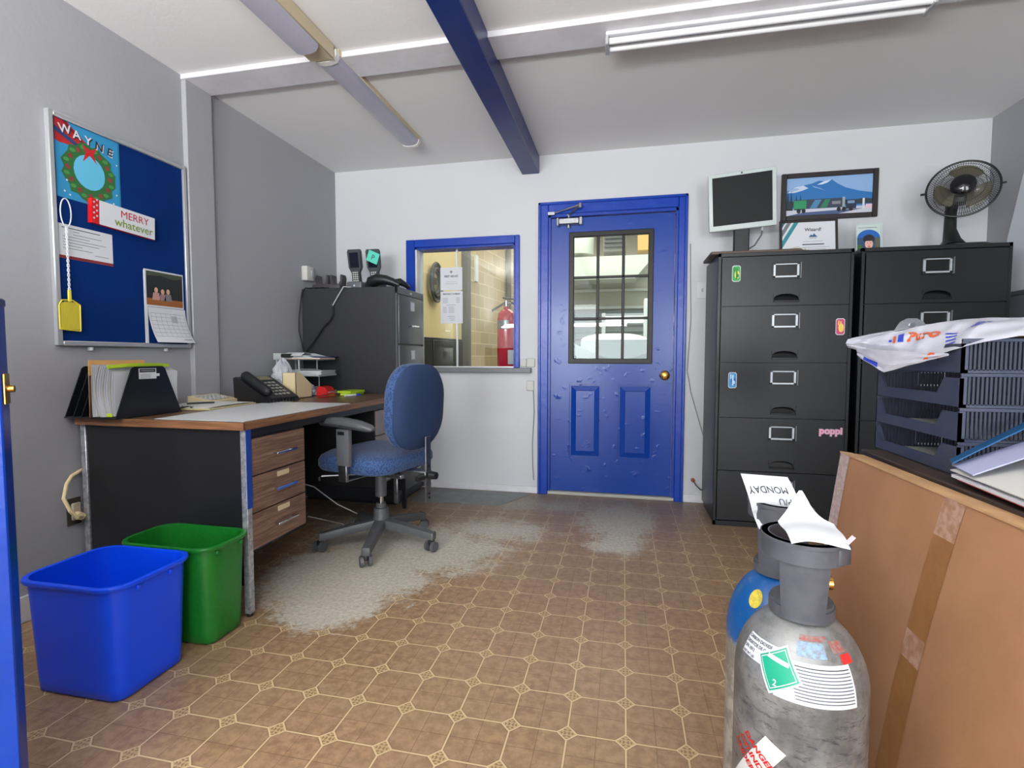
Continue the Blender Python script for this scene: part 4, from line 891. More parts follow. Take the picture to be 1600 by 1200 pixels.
# ------------------------------------------------------------------ black lateral file cabinets
CF = 3.17; CBK = 3.60; CH = 1.592
def can_sticker(dr, x, z, c1, c2, c3, lb, w_=.046, h_=.092):
    b = MB(frame((0, CF-.008, 0), (1, 0, 0), (0, 0, 1)))
    def rr(w2, h2, l, m_):
        k = w2*.35; b.poly([(x-w2+k, z-h2), (x+w2-k, z-h2), (x+w2, z-h2+k), (x+w2, z+h2-k), (x+w2-k, z+h2), (x-w2+k, z+h2), (x-w2, z+h2-k), (x-w2, z-h2+k)], m_, l)
    rr(w_/2, h_/2, 1, PAPER); rr(w_/2-.003, h_/2-.004, 2, colm(*c1)); b.disc(x+.004, z-.006, .013, .024, colm(*c2), 3); b.rect(x-.012, z+.008, x-.006, z+.034, colm(*c3), 4); b.rect(x-.002, z-.030, x+.006, z+.03, colm(*c3), 4); b.disc(x+.008, z-.012, .006, .010, colm(*c3), 5)
    lab(b.build('sticker', dr, flat=True), lb)
for ci, (x0, x1) in enumerate(((.530, 1.234), (1.268, 1.968))):
    t = thing('lateral_file_cabinet', ['black five-drawer lateral file cabinet with can stickers, next to the door', 'black five-drawer lateral file cabinet behind the letter trays, under the fan'][ci], 'filing cabinet', ((x0+x1)/2, (CF+CBK)/2, 0))
    b = MB(); b.box(x0, x1, CF+.012, CBK, .03, CH, BLACKM, .004); b.box(x0+.01, x1-.01, CF+.03, CBK-.01, 0, .035, BLACK)
    b.box(x0, x0+.018, CF-.002, CF+.014, .0, CH, BLACKM, .002); b.box(x1-.018, x1, CF-.002, CF+.014, .0, CH, BLACKM, .002); b.box(x0, x1, CF-.002, CF+.014, CH-.022, CH, BLACKM, .002); b.box(x0, x1, CF-.002, CF+.014, .0, .03, BLACKM, .002)
    b.build('body', t)
    zs = [1.566, 1.285, .963, .645, .332, .034]
    for i in range(5):
        z1_, z0_ = zs[i]-.003, zs[i+1]+.003; xc = (x0+x1)/2+.012
        dr = MB(); a, c = x0+.021, x1-.021
        hz = z0_+.062; hw = .068
        hx0, hx1 = xc-hw, xc+hw; hz0, hz1 = z0_+.022, z0_+.068
        # front in five boxes leaving the pull recess open
        dr.box(a, hx0, CF-.008, CF+.01, z0_, z1_, BLACKM); dr.box(hx1, c, CF-.008, CF+.01, z0_, z1_, BLACKM); dr.box(hx0, hx1, CF-.008, CF+.01, hz1, z1_, BLACKM); dr.box(hx0, hx1, CF-.008, CF+.01, z0_, hz0, BLACKM)
        d_ = dr.build('drawer', t, flat=True)
        b = MB(frame((0, CF-.008, 0), (1, 0, 0), (0, 0, 1))); K = mat('pull_black', (16, 17, 19), .25)
        arc = [(hx1, hz0), (hx1, hz1), (hx0, hz1), (hx0, hz0)]+[(xc-hw*math.cos(q*math.pi/10)*.98, hz0+(hz1-hz0)*.92*math.sin(q*math.pi/10)**.6) for q in range(0, 11)]
        b.add([(p[0], p[1], .001) for p in arc], [], BLACKM)
        for q in range(10):
            xa, za = xc-hw*math.cos(q*math.pi/10)*.98, hz0+(hz1-hz0)*.92*math.sin(q*math.pi/10)**.6; xb, zb = xc-hw*math.cos((q+1)*math.pi/10)*.98, hz0+(hz1-hz0)*.92*math.sin((q+1)*math.pi/10)**.6
            b.add([(xa, za, 0), (xb, zb, 0), (xb, hz1, 0), (xa, hz1, 0)], [(0, 1, 2, 3)], BLACKM)
        b.add([(hx0, hz0, -.002), (hx1, hz0, -.002), (hx1, hz1, -.02), (hx0, hz1, -.02)], [(0, 1, 2, 3)], K)
        b.box(hx0, hx1, hz0-.004, hz0+.006, -.006, .006, K, .002); b.build('recessed_pull', d_)
        b = MB(frame((0, CF-.008, 0), (1, 0, 0), (0, 0, 1))); lx0, lx1, lz1, lz0 = xc-.078, xc+.076, z1_-.035, z1_-.135
        lz0 = z1_-.130
        b.box(lx0, lx1, lz0, lz1, 0, .002, K); FRM = mat('label_frame_silver', (186, 192, 196), .3, .5)
        for q in ((lx0+.006, lx0+.018, lz0+.010, lz1-.008), (lx1-.026, lx1-.014, lz0+.010, lz1-.008), (lx0+.006, lx1-.014, lz0+.010, lz0+.020), (lx0+.006, lx1-.014, lz1-.015, lz1-.008)): b.box(q[0], q[1], q[2], q[3], .002, .008, FRM, .001)
        b.box(lx1-.010, lx1-.003, lz0+.004, lz1-.002, .002, .010, mat('label_frame_side', (110, 116, 120), .3, .5), .001)
        b.build('label_holder', d_)
        if ci == 0:
            if i == 0: can_sticker(d_, .628, 1.473, (60, 160, 80), (220, 210, 90), (40, 120, 60), 'green drink can sticker')
            if i == 1: can_sticker(d_, 1.173, 1.164, (200, 70, 120), (230, 220, 90), (240, 190, 90), 'pink and yellow drink can sticker')
            if i == 2: can_sticker(d_, .621, .861, (70, 150, 210), (40, 90, 180), (200, 230, 240), 'blue drink can sticker')
            if i == 3:
                b = MB(frame((0, CF-.008, 0), (1, 0, 0), (0, 0, 1))); b.text('poppi', .052, 1.144, .565, PAPER, 1, .07, 'CENTER'); b.text('poppi', .052, 1.144, .565, colm(232, 60, 150), 2, .035, 'CENTER'); b.text('poppi', .052, 1.144, .565, colm(245, 200, 220), 3, .0, 'CENTER'); lab(b.build('sticker', d_, flat=True), 'pink lettered sticker')
# board, monitor, picture, certificate, photo card, fan
b = MB(); b.box(.495, 1.0, 3.20, 3.50, CH, CH+.018, mat('brown_board', (84, 66, 54), .5), .003); tag(b.build('wooden_board'), 'thin brown board under the monitor on the left black cabinet', 'board')
t = thing('computer_monitor', 'silver-framed square computer monitor switched off on the left black cabinet', 'monitor', (.68, 3.38, CH+.018))
X_ = Matrix.Translation((.692, 3.37, 1.945)) @ Matrix.Rotation(R(-3.2), 4, 'Y') @ Matrix.Rotation(R(5), 4, 'X') @ Matrix.Rotation(R(-6), 4, 'Z')
MB(X_).box(-.190, .190, 0, .045, -.170, .170, MONFR, .008, 2).build('housing', t)
MB(X_).box(-.166, .166, -.002, .004, -.138, .148, SCREEN).build('screen', t)
b = MB(X_); b.cyl((0, -.001, .158), (0, -.005, .158), .005, m=BLACK); b.box(-.012, .012, .04, .052, .165, .178, BLACK); b.build('webcam_dot', t)
MB().box(.655, .745, 3.395, 3.425, CH+.03, 1.86, BLACK, .006).build('stand_neck', t)
MB().box(.615, .80, 3.29, 3.47, CH+.018, CH+.032, BLACK, .005).build('stand_base', t)
b = MB(); b.tube([(.82, 3.40, 1.80), (.815, 3.41, 1.74), (.78, 3.42, 1.68), (.72, 3.43, 1.645)], .004, 6, BLACK); b.cyl((.82, 3.40, 1.80), (.817, 3.405, 1.765), .007, m=LGREY); b.build('lead', t)
b = MB(rotz(0, (0, 0, 0))); b.tube([(.93, 3.24, CH+.024), (.96, 3.21, CH+.026), (.99, 3.20, CH+.012), (1.02, 3.22, CH+.008)], .005, 6, PAPER2); tag(b.build('usb_lead'), 'short white lead lying at the front of the brown board', 'cable')
t = thing('framed_picture', 'black framed photo of a blue mountain and a truck on the back wall', 'picture', (1.25, YB, 1.865))
FP = frame((0, YB-.0, 0), (1, 0, 0), (0, 0, 1)); x0, x1, z0_, z1_ = .978, 1.527, 1.865, 2.160; k = .030
FB = mat('black_frame', (46, 40, 42), .35)
b = MB()
for q in ((x0, x0+k, z0_, z1_), (x1-k, x1, z0_, z1_), (x0+k, x1-k, z0_, z0_+k), (x0+k, x1-k, z1_-k, z1_)): b.box(q[0], q[1], YB-.022, YB, q[2], q[3], FB, .003)
b.build('frame', t)
b = MB(frame((0, YB-.010, 0), (1, 0, 0), (0, 0, 1)))
u = lambda a: x0+k+a*(x1-x0-2*k)
v_ = lambda a: z0_+k+a*(z1_-z0_-2*k)
PP = lambda *q: [(u(a), v_(c)) for a, c in q]
b.rect(u(0), v_(0), u(1), v_(1), colm(136, 172, 214), 1)
b.poly(PP((0, .2), (1, .2), (1, .52), (.85, .58), (.70, .68), (.60, .80), (.53, .92), (.46, .88), (.38, .90), (.30, .84), (.2, .80), (.1, .76), (0, .66)), colm(38, 110, 176), 2)
b.poly(PP((0, .62), (.1, .76), (.2, .80), (.26, .72), (.18, .66), (.1, .62)), colm(190, 206, 226), 3); b.poly(PP((.36, .80), (.44, .88), (.53, .92), (.48, .84), (.42, .80)), colm(206, 216, 232), 3); b.poly(PP((.30, .78), (.40, .70), (.48, .60), (.41, .68), (.33, .74)), colm(180, 200, 224), 3); b.poly(PP((.02, .70), (.12, .74), (.16, .70), (.06, .64)), colm(150, 178, 208), 4)
b.poly(PP((0, .24), (1, .24), (1, .36), (.9, .38), (.75, .34), (.6, .40), (.4, .38), (.3, .42), (.15, .36), (0, .42)), colm(40, 58, 62), 4)
for q in (.02, .06, .12, .17): b.poly(PP((q-.022, .15), (q+.022, .15), (q, .68-.1*(q > .1))), colm(34, 50, 56), 5)
b.rect(u(0), v_(0), u(1), v_(.17), colm(198, 200, 212), 5); b.poly(PP((0, 0), (.6, 0), (.9, .12), (.2, .08)), colm(70, 90, 130), 6)
b.rect(u(.09), v_(.17), u(.66), v_(.42), colm(54, 64, 82), 7); b.rect(u(.09), v_(.18), u(.24), v_(.40), colm(40, 140, 92), 8); b.poly(PP((.28, .18), (.36, .18), (.42, .40), (.34, .40)), colm(70, 130, 170), 8); b.poly(PP((.40, .18), (.48, .18), (.52, .40), (.46, .40)), colm(46, 120, 90), 8); b.rect(u(.54), v_(.26), u(.64), v_(.34), colm(130, 130, 140), 8)
b.rect(u(.66), v_(.16), u(.69), v_(.44), colm(150, 160, 160), 8); b.rect(u(.70), v_(.12), u(.82), v_(.36), colm(36, 46, 70), 8); b.rect(u(.72), v_(.26), u(.80), v_(.33), colm(120, 150, 180), 9)
for q in (.15, .21, .62, .68, .76): b.disc(u(q), v_(.12), .012, .014, colm(30, 30, 36), 9)
b.rect(u(.89), v_(.10), u(.915), v_(.38), PAPER, 8); b.rect(u(.93), v_(.10), u(1), v_(.22), colm(226, 190, 200), 7)
b.build('photo_print', t, flat=True)
t = thing('framed_certificate', 'framed white certificate with teal stripes leaning behind the left cabinet top', 'certificate', (1.10, 3.42, CH))
CXF = Matrix.Translation((0, 3.42, CH)) @ Matrix.Rotation(R(-7), 4, 'X') @ frame((0, 0, 0), (1, 0, 0), (0, 0, 1))
b = MB(CXF); x0, x1, h_ = .925, 1.245, .235; k = .014
for q in ((x0, x0+k, 0, h_), (x1-k, x1, 0, h_), (x0+k, x1-k, 0, .004), (x0+k, x1-k, h_-k, h_)): b.box(q[0], q[1], q[2], q[3], -.012, .004, FB, .002)
b.build('frame', t)
b = MB(CXF); b.rect(x0+k, .004, x1-k, h_-k, PAPER, -2)
for (a, c, m_) in ((0, .018, (40, 96, 110)), (.028, .052, (112, 116, 124)), (.066, .092, (46, 134, 140))):
    o_ = x0+k; t_ = h_-k; b.poly([(o_+a, t_), (o_+c, t_), (o_, t_-1.7*c), (o_, t_-1.7*a)] if a else [(o_, t_), (o_+c, t_), (o_, t_-1.7*c)], colm(*m_), -1)
b.text('Wizard!', .028, 1.11, .165, INK, -1, .02, 'CENTER'); b.poly([(1.085, .128), (1.10, .144), (1.107, .137), (1.115, .150), (1.135, .128)], colm(60, 90, 130), -1); b.rect(1.09, .120, 1.13, .123, INKG, -1)
b.rect(1.055, .100, 1.165, .102, INKG, -1); b.rect(1.05, .080, 1.17, .086, INK, -1)
for k_ in range(3): b.rect(1.02+.01*k_, .064-.011*k_, 1.20-.02*k_, .066-.011*k_, INKG, -1)
b.rect(1.15, .032, 1.185, .036, INK, -1)
b.build('certificate_sheet', t, flat=True)
t = thing('photo_card', 'small clear acrylic card with a cut-out portrait standing between the two cabinets', 'photo', (1.405, 3.40, CH))
X_ = Matrix.Translation((0, 3.40, CH)) @ Matrix.Rotation(R(-6), 4, 'X') @ frame((0, 0, 0), (1, 0, 0), (0, 0, 1))
MB(X_).box(1.330, 1.470, 0, .190, 0, .004, CLEAR).build('acrylic_sheet', t)
MB(X_).box(1.340, 1.460, 0, .003, -.05, .01, CLEAR).build('foot', t)
b = MB(X_); b.rect(1.334, .004, 1.458, .178, colm(190, 206, 200), 11); b.rect(1.342, .160, 1.44, .164, INKG, 12)
b.poly([(1.336+.120*(.5-.5*math.cos(q*math.pi/12)), .100+.05*math.sin(q*math.pi/12)) for q in range(13)], colm(30, 96, 176), 12)
b.rect(1.336, .004, 1.456, .102, colm(44, 78, 110), 12); b.rect(1.336, .004, 1.366, .06, colm(56, 96, 50), 13); b.rect(1.43, .03, 1.452, .10, colm(96, 92, 70), 13)
b.poly([(1.362, .004), (1.432, .004), (1.420, .030), (1.374, .030)], colm(36, 70, 120), 14); b.disc(1.397, .095, .030, .026, colm(34, 26, 34), 14); b.disc(1.397, .064, .021, .029, colm(222, 172, 156), 15); b.rect(1.372, .082, 1.422, .094, colm(40, 30, 38), 16)
b.disc(1.389, .070, .0028, .002, INK, 17, 8); b.disc(1.405, .070, .0028, .002, INK, 17, 8); b.disc(1.397, .061, .003, .005, colm(206, 150, 136), 17, 8); b.disc(1.397, .050, .008, .003, colm(170, 70, 70), 17, 8)
b.build('portrait_print', t, flat=True)
# fan
t = thing('desk_fan', 'black desk fan with smoky blades standing on the right black cabinet', 'fan', (1.80, 3.38, CH))
b = MB(); b.pillow(.26, .19, .07, [(0, 0), (0, .018), (.02, .030), (.06, .036)], BLACK, xf=Matrix.Translation((1.84, 3.36, CH))); b.build('base', t)
b = MB(); b.tube([(1.80, 3.37, CH+.03), (1.80, 3.375, CH+.06), (1.795, 3.385, CH+.12), (1.80, 3.395, CH+.21), (1.81, 3.40, CH+.30)], [.062, .042, .030, .028, .030], 12, BLACK); b.build('stem', t)
fn = Vector((-.42, -.86, .16)).normalized(); fc = Vector((1.80, 3.30, 1.915))
FX = frame(fc, Vector((0, 0, 1)).cross(fn).normalized() if False else Vector((0, 0, 1)).cross(fn), fn.cross(Vector((0, 0, 1)).cross(fn)))
b = MB(FX); b.lathe([(.045, -.13), (.058, -.10), (.058, -.045), (.03, -.03)], 24, BLACK); b.build('motor_housing', t)
RF = .155
for side_, nm in ((1, 'front_grille'), (-1, 'rear_grille')):
    b = MB(FX)
    n = 84
    for i in range(n):
        a = 2*math.pi*i/n; c_, s_ = math.cos(a), math.sin(a)
        prof = [(.045, side_*.052 if side_ > 0 else -.045), (.095, side_*.050 if side_ > 0 else -.044), (.130, side_*.034), (RF, side_*.004)]
        b.tube([(r_*c_, r_*s_, z_) for r_, z_ in prof], .0011, 4, BLACK)
    for r_, z_ in ((.095, .050 if side_ > 0 else -.044), (.122, side_*.040)):
        b.tube([(r_*math.cos(a*math.pi/24), r_*math.sin(a*math.pi/24), z_) for a in range(48)], .0013, 5, BLACK, closed=True)
    b.build(nm, t)
b = MB(FX); b.tube([(RF*math.cos(a*math.pi/32), RF*math.sin(a*math.pi/32), 0) for a in range(64)], .0055, 8, BLACK, closed=True); b.box(-RF-.025, -RF, -.006, .006, -.004, .004, BLACK, .002); b.box(RF, RF+.020, -.005, .005, -.004, .004, BLACK, .002); b.build('rim', t)
b = MB(FX); b.lathe([(.055, .045), (.055, .056), (.040, .068), (.0, .074)], 28, mat('gloss_black', (16, 16, 20), .12)); b.build('hub_badge', t)
for i in range(3):
    b = MB(FX @ Matrix.Rotation(2*math.pi*i/3+R(82), 4, 'Z'))
    def bl(u, v):
        r_ = .03+.095*u; wd = (.35+.55*math.sin(min(1, u*1.25)*math.pi*.5)); wd *= 1 if u < .8 else math.sqrt(max(0, 1-((u-.8)/.22)**2))*.95+.05
        a = (v-.5)*1.35*wd*1.25; return (r_*math.cos(a), r_*math.sin(a), .010+.028*(v-.5)*(1-.3*u))
    b.grid(bl, 12, 10, .002, FANB); b.build('blade', t)
b = MB(FX); b.lathe([(.034, -.03), (.034, .028), (.028, .034)], 20, BLACK); b.build('blade_hub', t)

# ------------------------------------------------------------------ ceiling lights
t = thing('ceiling_light', 'long white fluorescent ceiling light with grey wrap diffuser, left of the navy beam', 'ceiling light', (-1.355, 2.68, ZC))
b = MB(); b.box(-1.415, -1.295, 2.20, 3.17, 2.385, 2.412, YELLOWED, .003); b.build('base_plate', t)
prof = [(-.056, .045), (-.056, .020), (-.046, .004), (-.02, -.004), (.02, -.004), (.046, .004), (.056, .020), (.056, .045)]
def extr(b, prof, x, z, y0, y1, m_):
    b.prism([(x+p[0], z+p[1]) for p in prof], -y1, -y0, m_, xf=frame((0, 0, 0), (1, 0, 0), (0, 0, 1)))
b = MB(); extr(b, prof, -1.355, 2.352, 2.21, 3.14, DIFF); b.build('diffuser', t)
b = MB(); extr(b, [(p[0]*1.06, p[1]*1.0-(.003 if p[1] < .01 else 0)) for p in prof], -1.355, 2.352, 2.178, 2.21, mat('lamp_end_cap', (222, 220, 216), .35)); b.build('end_cap', t)
b = MB(); extr(b, [(p[0]*1.06, p[1]*1.0-(.003 if p[1] < .01 else 0)) for p in prof], -1.355, 2.352, 3.14, 3.165, MATS['lamp_end_cap']); b.build('end_cap', t)
t = thing('ceiling_light', 'second fluorescent fixture on the near ceiling, cream housing end showing above the first', 'ceiling light', (-1.36, 1.6, ZC))
MB().box(-1.42, -1.30, 1.15, 2.170, 2.345, 2.41, YELLOWED, .004).build('housing', t)
b = MB(); extr(b, prof, -1.36, 2.312, 1.17, 2.05, DIFF); b.build('diffuser', t)
t = thing('ceiling_light', 'slim white twin-tube fixture on the ceiling right of the navy beam', 'ceiling light', (.55, 2.35, ZC))
MB().box(-.09, 1.15, 2.29, 2.39, 2.37, 2.386, WHITE, .003).build('housing', t)
for y in (2.31, 2.365):
    tb = MB().cyl((-.075, y, 2.352), (1.135, y, 2.352), .013, n=14, m=mat('tube_off', (226, 228, 230), .25)).build('tube', t)
for x in (-.085, 1.14): MB().box(x-.008, x+.008, 2.295, 2.385, 2.335, 2.372, ALU, .003).build('lamp_holder', t)

# ------------------------------------------------------------------ office chair
ccx, ccy = -1.245, 2.458
CA = R(-14)
t = thing('office_chair', 'blue fabric swivel chair with grey arm and five-star base at the desk', 'office chair', (ccx, ccy, 0))
CXM = rotz(CA, (ccx, ccy, 0))      # local -X is the way the chair faces
BX = rotz(0, (ccx, ccy, 0))
b = MB(BX); b.lathe([(.045, .075), (.05, .11), (.042, .12), (.038, .20), (.0, .20)], 24, DGREY); hubo = b.build('hub', t)
for k_ in range(5):
    a = R(-77+72*k_); A_ = BX @ Matrix.Rotation(a, 4, 'Z')
    b = MB(A_)
    def arm(u, v):
        x = .03+.27*u; z = .118-.035*u-.008*u*u; w2 = .030-.010*u; h2 = .024-.004*u; th = v*2*math.pi
        return (x, w2*max(-1, min(1, 1.3*math.cos(th))), z+h2*max(-1, min(1, 1.3*math.sin(th))))
    b.grid(arm, 10, 16, 0, DGREY); b.box(.292, .312, -.022, .022, .055, .098, DGREY, .008, 2); ao = b.build('base_arm', t)
    sa = math.atan2(.4, .9)+k_*.9
    S_ = A_ @ Matrix.Translation((.300, 0, 0)) @ Matrix.Rotation(sa, 4, 'Z')
    b = MB(S_); b.box(-.024, .008, -.012, .012, .030, .062, BLACK, .008, 2); b.cyl((0, 0, .05), (0, 0, .085), .006, m=STEEL)
    for s_ in (-1, 1): b.cyl((-.012, s_*.012, .027), (-.012, s_*.028, .027), .027, .025, 20, DGREY)
    b.build('caster', ao)
b = MB(BX); b.cyl((0, 0, .20), (0, 0, .225), .026, m=DGREY, n=20); b.cyl((0, 0, .22), (0, 0, .27), .014, m=CHROME, n=20); b.cyl((0, 0, .262), (0, 0, .395), .030, m=DGREY, n=24); b.build('gas_lift', t)
b = MB(CXM); b.box(-.16, .12, -.07, .07, .395, .415, STEEL, .004); b.box(-.10, .17, -.045, .045, .375, .40, STEEL, .006); b.box(.15, .31, -.03, .03, .375, .425, STEEL, .004)
b.cyl((-.15, -.26, .405), (.05, -.05, .40), .006, m=STEEL); b.cyl((-.155, -.27, .405), (-.155, -.27, .385), .009, m=BLACK)
mech = b.build('mechanism', t)
b = MB(CXM); b.cyl((.30, -.035, .40), (.30, -.085, .40), .016, .014, 10, BLACK); b.cyl((.32, 0, .405), (.355, 0, .405), .022, .018, 10, BLACK); b.build('adjust_knob', mech)
b = MB(CXM); b.box(.060, .085, .03, .04, .22, .40, STEEL, .003); b.build('hanging_bracket', mech)
b = MB(CXM); b.box(.300, .308, -.022, .022, .27, .60, STEEL, .002)
for z in (.29, .31, .45): b.cyl((.309, 0, z), (.312, 0, z), .006, m=BLACK)
b.build('back_bar', t)
b = MB(CXM)
def seatbow(x, y, z): return z-.9*max(0, -x-.16)**2*6*.5+.10*max(0, abs(y)-.15)**2*4*(1 if z > .47 else 0)
b.pillow(.47, .50, .12, [(.05, .416), (.012, .428), (0, .448), (0, .475), (.012, .500), (.05, .518), (.12, .522)], FAB, xf=Matrix.Translation((-.02, 0, 0)), bow=seatbow); b.build('seat', t)
# backrest: thick cushion in front of a smooth rear shell
S_ = CXM @ Matrix.Translation((.262, 0, .745)) @ Matrix.Rotation(R(5), 4, 'Y') @ frame((0, 0, 0), (0, 1, 0), (0, 0, 1))   # local z -> +X (rear)
bow2 = lambda x, y, z: z-.30*x*x-.25*(y+.05)**2
b = MB(S_); b.pillow(.40, .43, .155, [(.08, -.085), (.03, -.08), (.006, -.055), (0, -.03), (.008, -.012), (.012, -.006)], FAB, bow=bow2); bk = b.build('backrest', t)
b = MB(S_); b.pillow(.395, .425, .155, [(.008, -.008), (.0, -.002), (.0, .012), (.018, .028), (.08, .036)], mat('back_shell_fabric', (34, 54, 90), .75, var=(260, (44, 68, 108), .6), bump=(500, .0004)), bow=bow2); b.build('back_shell', bk)
# armrest on the near side
AX = CXM @ Matrix.Translation((.165, 0, 0))
b = MB(AX); b.box(-.185, -.105, -.292, -.264, .475, .655, MGREY, .008, 2); b.box(-.175, -.122, -.29, -.272, .40, .50, STEEL, .003); b.box(-.175, -.122, -.285, -.12, .400, .408, STEEL, .002); arm_o = b.build('armrest_post', t)
b = MB(AX); b.rect(-.172, .625, -.130, .642, BLACK, 1, xf=frame((0, -.2922, 0), (1, 0, 0), (0, 0, 1))); b.build('height_button', arm_o)
b = MB(AX)
b.tube([(-.295, -.27, .660), (-.28, -.272, .676), (-.22, -.278, .690), (-.14, -.282, .690), (-.05, -.282, .678), (.01, -.28, .660), (.035, -.278, .648)], [.014, .030, .040, .043, .040, .031, .016], 14, mat('arm_pad', (82, 84, 88), .3), xf=Matrix.Translation((0, 0, .27)) @ Matrix.Diagonal((1, 1, .60, 1))); b.build('armrest_pad', arm_o)
# white cord on the floor behind the chair
b = MB(); b.tube([(-1.90, 2.55, .30), (-1.75, 2.62, .24), (-1.65, 2.70, .12), (-1.52, 2.74, .05), (-1.43, 2.66, .006), (-1.47, 2.58, .005), (-1.62, 2.70, .005), (-1.9, 2.78, .005)], .0035, 6, PAPER2); tag(b.build('cord'), 'thin white cord looping on the floor in the desk knee space', 'cord')

# ------------------------------------------------------------------ bins
def bin_(name, label, cx_, cy_, a, w_, d_, h_, tw, td, m_, m2):
    t = thing(name, label, 'waste bin', (cx_, cy_, 0), a)
    X_ = W[t.name]; L = []
    n = 8
    def loop(ww, dd, r):
        o = []
        for q, (sx, sy_) in enumerate(((1, 1), (-1, 1), (-1, -1), (1, -1))):
            for i in range(n+1):
                aa = (q+i/n)*math.pi/2; o.append((sx*(ww/2-r)+r*math.cos(aa), sy_*(dd/2-r)+r*math.sin(aa)))
        return o
    prof = []
    def lerp(s_): return tw+(w_-tw)*s_, td+(d_-td)*s_
    outer = [(0.004, 0, -.006), (.0, 0, .0)]
    rings = [(lerp(0)[0]-.02, lerp(0)[1]-.02, .0, .03), (lerp(0)[0], lerp(0)[1], .008, .038)]
    for s_ in (.1, .3, .5, .7, .85, .93): q = lerp(s_); rings.append((q[0], q[1], h_*s_, .038+.022*s_))
    q = lerp(.955); rings += [(q[0], q[1], h_*.955, .06), (q[0]+.020, q[1]+.020, h_*.957, .068), (q[0]+.026, q[1]+.026, h_*.975, .07), (q[0]+.024, q[1]+.024, h_*.992, .07), (q[0]+.012, q[1]+.012, h_, .066), (q[0]-.004, q[1]-.004, h_*.992, .06)]
    for s_ in (.9, .6, .3, .03): q = lerp(s_); rings.append((q[0]-.006, q[1]-.006, h_*s_+.002, .036+.02*s_))
    vs = []; k = 4*(n+1)
    for (ww, dd, z, r) in rings: vs += [(p[0], p[1], z) for p in loop(ww, dd, r)]
    fs = [(Lr*k+i, Lr*k+(i+1) % k, (Lr+1)*k+(i+1) % k, (Lr+1)*k+i) for Lr in range(len(rings)-1) for i in range(k)]
    fs += [tuple(range(k))[::-1], tuple(range((len(rings)-1)*k, len(rings)*k))]
    b = MB(X_); b.add(vs, fs, m_); bd = b.build('body', t, angle=50)
    for sx in (-.06, .05): MB(X_).box(w_/2-.006, w_/2+.006, sx-.006, sx+.006, h_*.90, h_*.945, m2, .002).build('rim_tab', bd)
    return t
bin_('recycling_bin', 'bright blue plastic bin standing in front of the green bin', -1.553, 1.252, R(0.6), .345, .275, .352, .31, .235, BLUEBIN, BLUEBIN)
bin_('waste_bin', 'green plastic bin tucked against the black desk side', -1.540, 1.524, R(0), .37, .205, .352, .335, .165, GREENBIN, GREENBIN)

# ------------------------------------------------------------------ half gate at the left edge
t = thing('half_gate', 'blue half-height gate at the far left edge, brass latch on its end', 'gate', (-1.185, .765, 0), R(42))
GX_ = W[t.name]      # local -X runs from the free end back towards the hinge post behind the viewer
MB(GX_).box(-1.0, .0, -.0225, .0225, .03, 1.105, BLUEFR, .003).build('leaf', t)
MB(GX_).box(-1.0, .0015, -.024, .024, 1.095, 1.112, mat('gate_cap', (24, 40, 120), .35), .003).build('cap', t)
b = MB(GX_); b.box(0, .004, -.013, .013, .905, .965, BRASS, .001); b.cyl((.004, 0, .935), (.014, 0, .935), .007, m=BRASS); b.build('latch', t)
MB(GX_).box(-1.07, -1.0, -.04, .04, 0, 1.13, BLUEFR, .004).build('hinge_post', t)

# ------------------------------------------------------------------ right foreground: desk, box, trays
DT = .74
t = thing('side_desk', 'dark wood desk under the stacked trays, mostly hidden by the cardboard box', 'desk', (1.2, .95, 0))
MB().box(.655, 1.45, .25, 1.60, DT-.035, DT, DARKWOOD, .003).build('desktop', t)
for x in (.72, 1.40):
    for y in (.30, 1.55): MB().box(x-.02, x+.02, y-.02, y+.02, 0, DT-.035, BLACK, .002).build('leg', t)
# leaning carton: bottom out at X .505, top at the desk edge
t = thing('cardboard_box', 'large flat taped cardboard box leaning on the side desk', 'cardboard box', (.55, 1.0, 0))
lean = math.atan2(.093, .735)
BXM = Matrix.Translation((.506, 1.0, .0)) @ Matrix.Rotation(R(1.2), 4, 'Z') @ Matrix.Rotation(lean, 4, 'Y')
b = MB(BXM); y0, y1, hh = -.62, .545, .742
def face(u, v):   # big face with a slight belly
    return (-.012*math.sin(u*math.pi)*math.sin(v*math.pi), y0+(y1-y0)*u, hh*v)
b.grid(face, 16, 10, 0, CARD)
b.add([(0, y0, 0), (0, y1, 0), (.052, y1, 0), (.052, y0, 0), (0, y0, hh), (0, y1, hh), (.052, y1, hh), (.052, y0, hh)], [(0, 3, 2, 1), (1, 2, 6, 5), (0, 4, 7, 3), (2, 3, 7, 6)], CARD)
b.build('body', t)
b = MB(BXM); b.box(-.003, .027, y0-.002, y1+.002, hh, hh+.004, mat('cardboard_flap', (196, 156, 112), .7, var=(14, (176, 136, 96), .7))); b.box(.028, .055, y0, y1, hh-.001, hh+.003, MATS['cardboard_flap']); b.build('top_flap', t)
b = MB(BXM)
for (a, c, v0, v1, m_) in ((-.03, .03, 0, .56, TAPE), (-.03, .03, .56, .635, TAPEW), (-.03, .03, .635, .90, TAPE), (-.03, .03, .90, 1.0, TAPEW)):
    b.grid(lambda u, v: tuple(Vector(face((.07+a+(c-a)*u-y0)/(y1-y0)+.04*(1-(v0+(v1-v0)*v)), v0+(v1-v0)*v))+Vector((-.0012, 0, 0))), 3, 8, 0, m_)
b.build('brown_tape', t)
b = MB(BXM); b.grid(lambda u, v: tuple(Vector(face(.955+.044*u, v))+Vector((-.0012, 0, 0))), 3, 10, 0, mat('clear_tape_strip', (206, 188, 180), .3, var=(90, (170, 140, 124), .8))); b.box(-.001, .03, y1, y1+.0015, 0, hh, MATS['clear_tape_strip']); b.build('corner_tape', t)
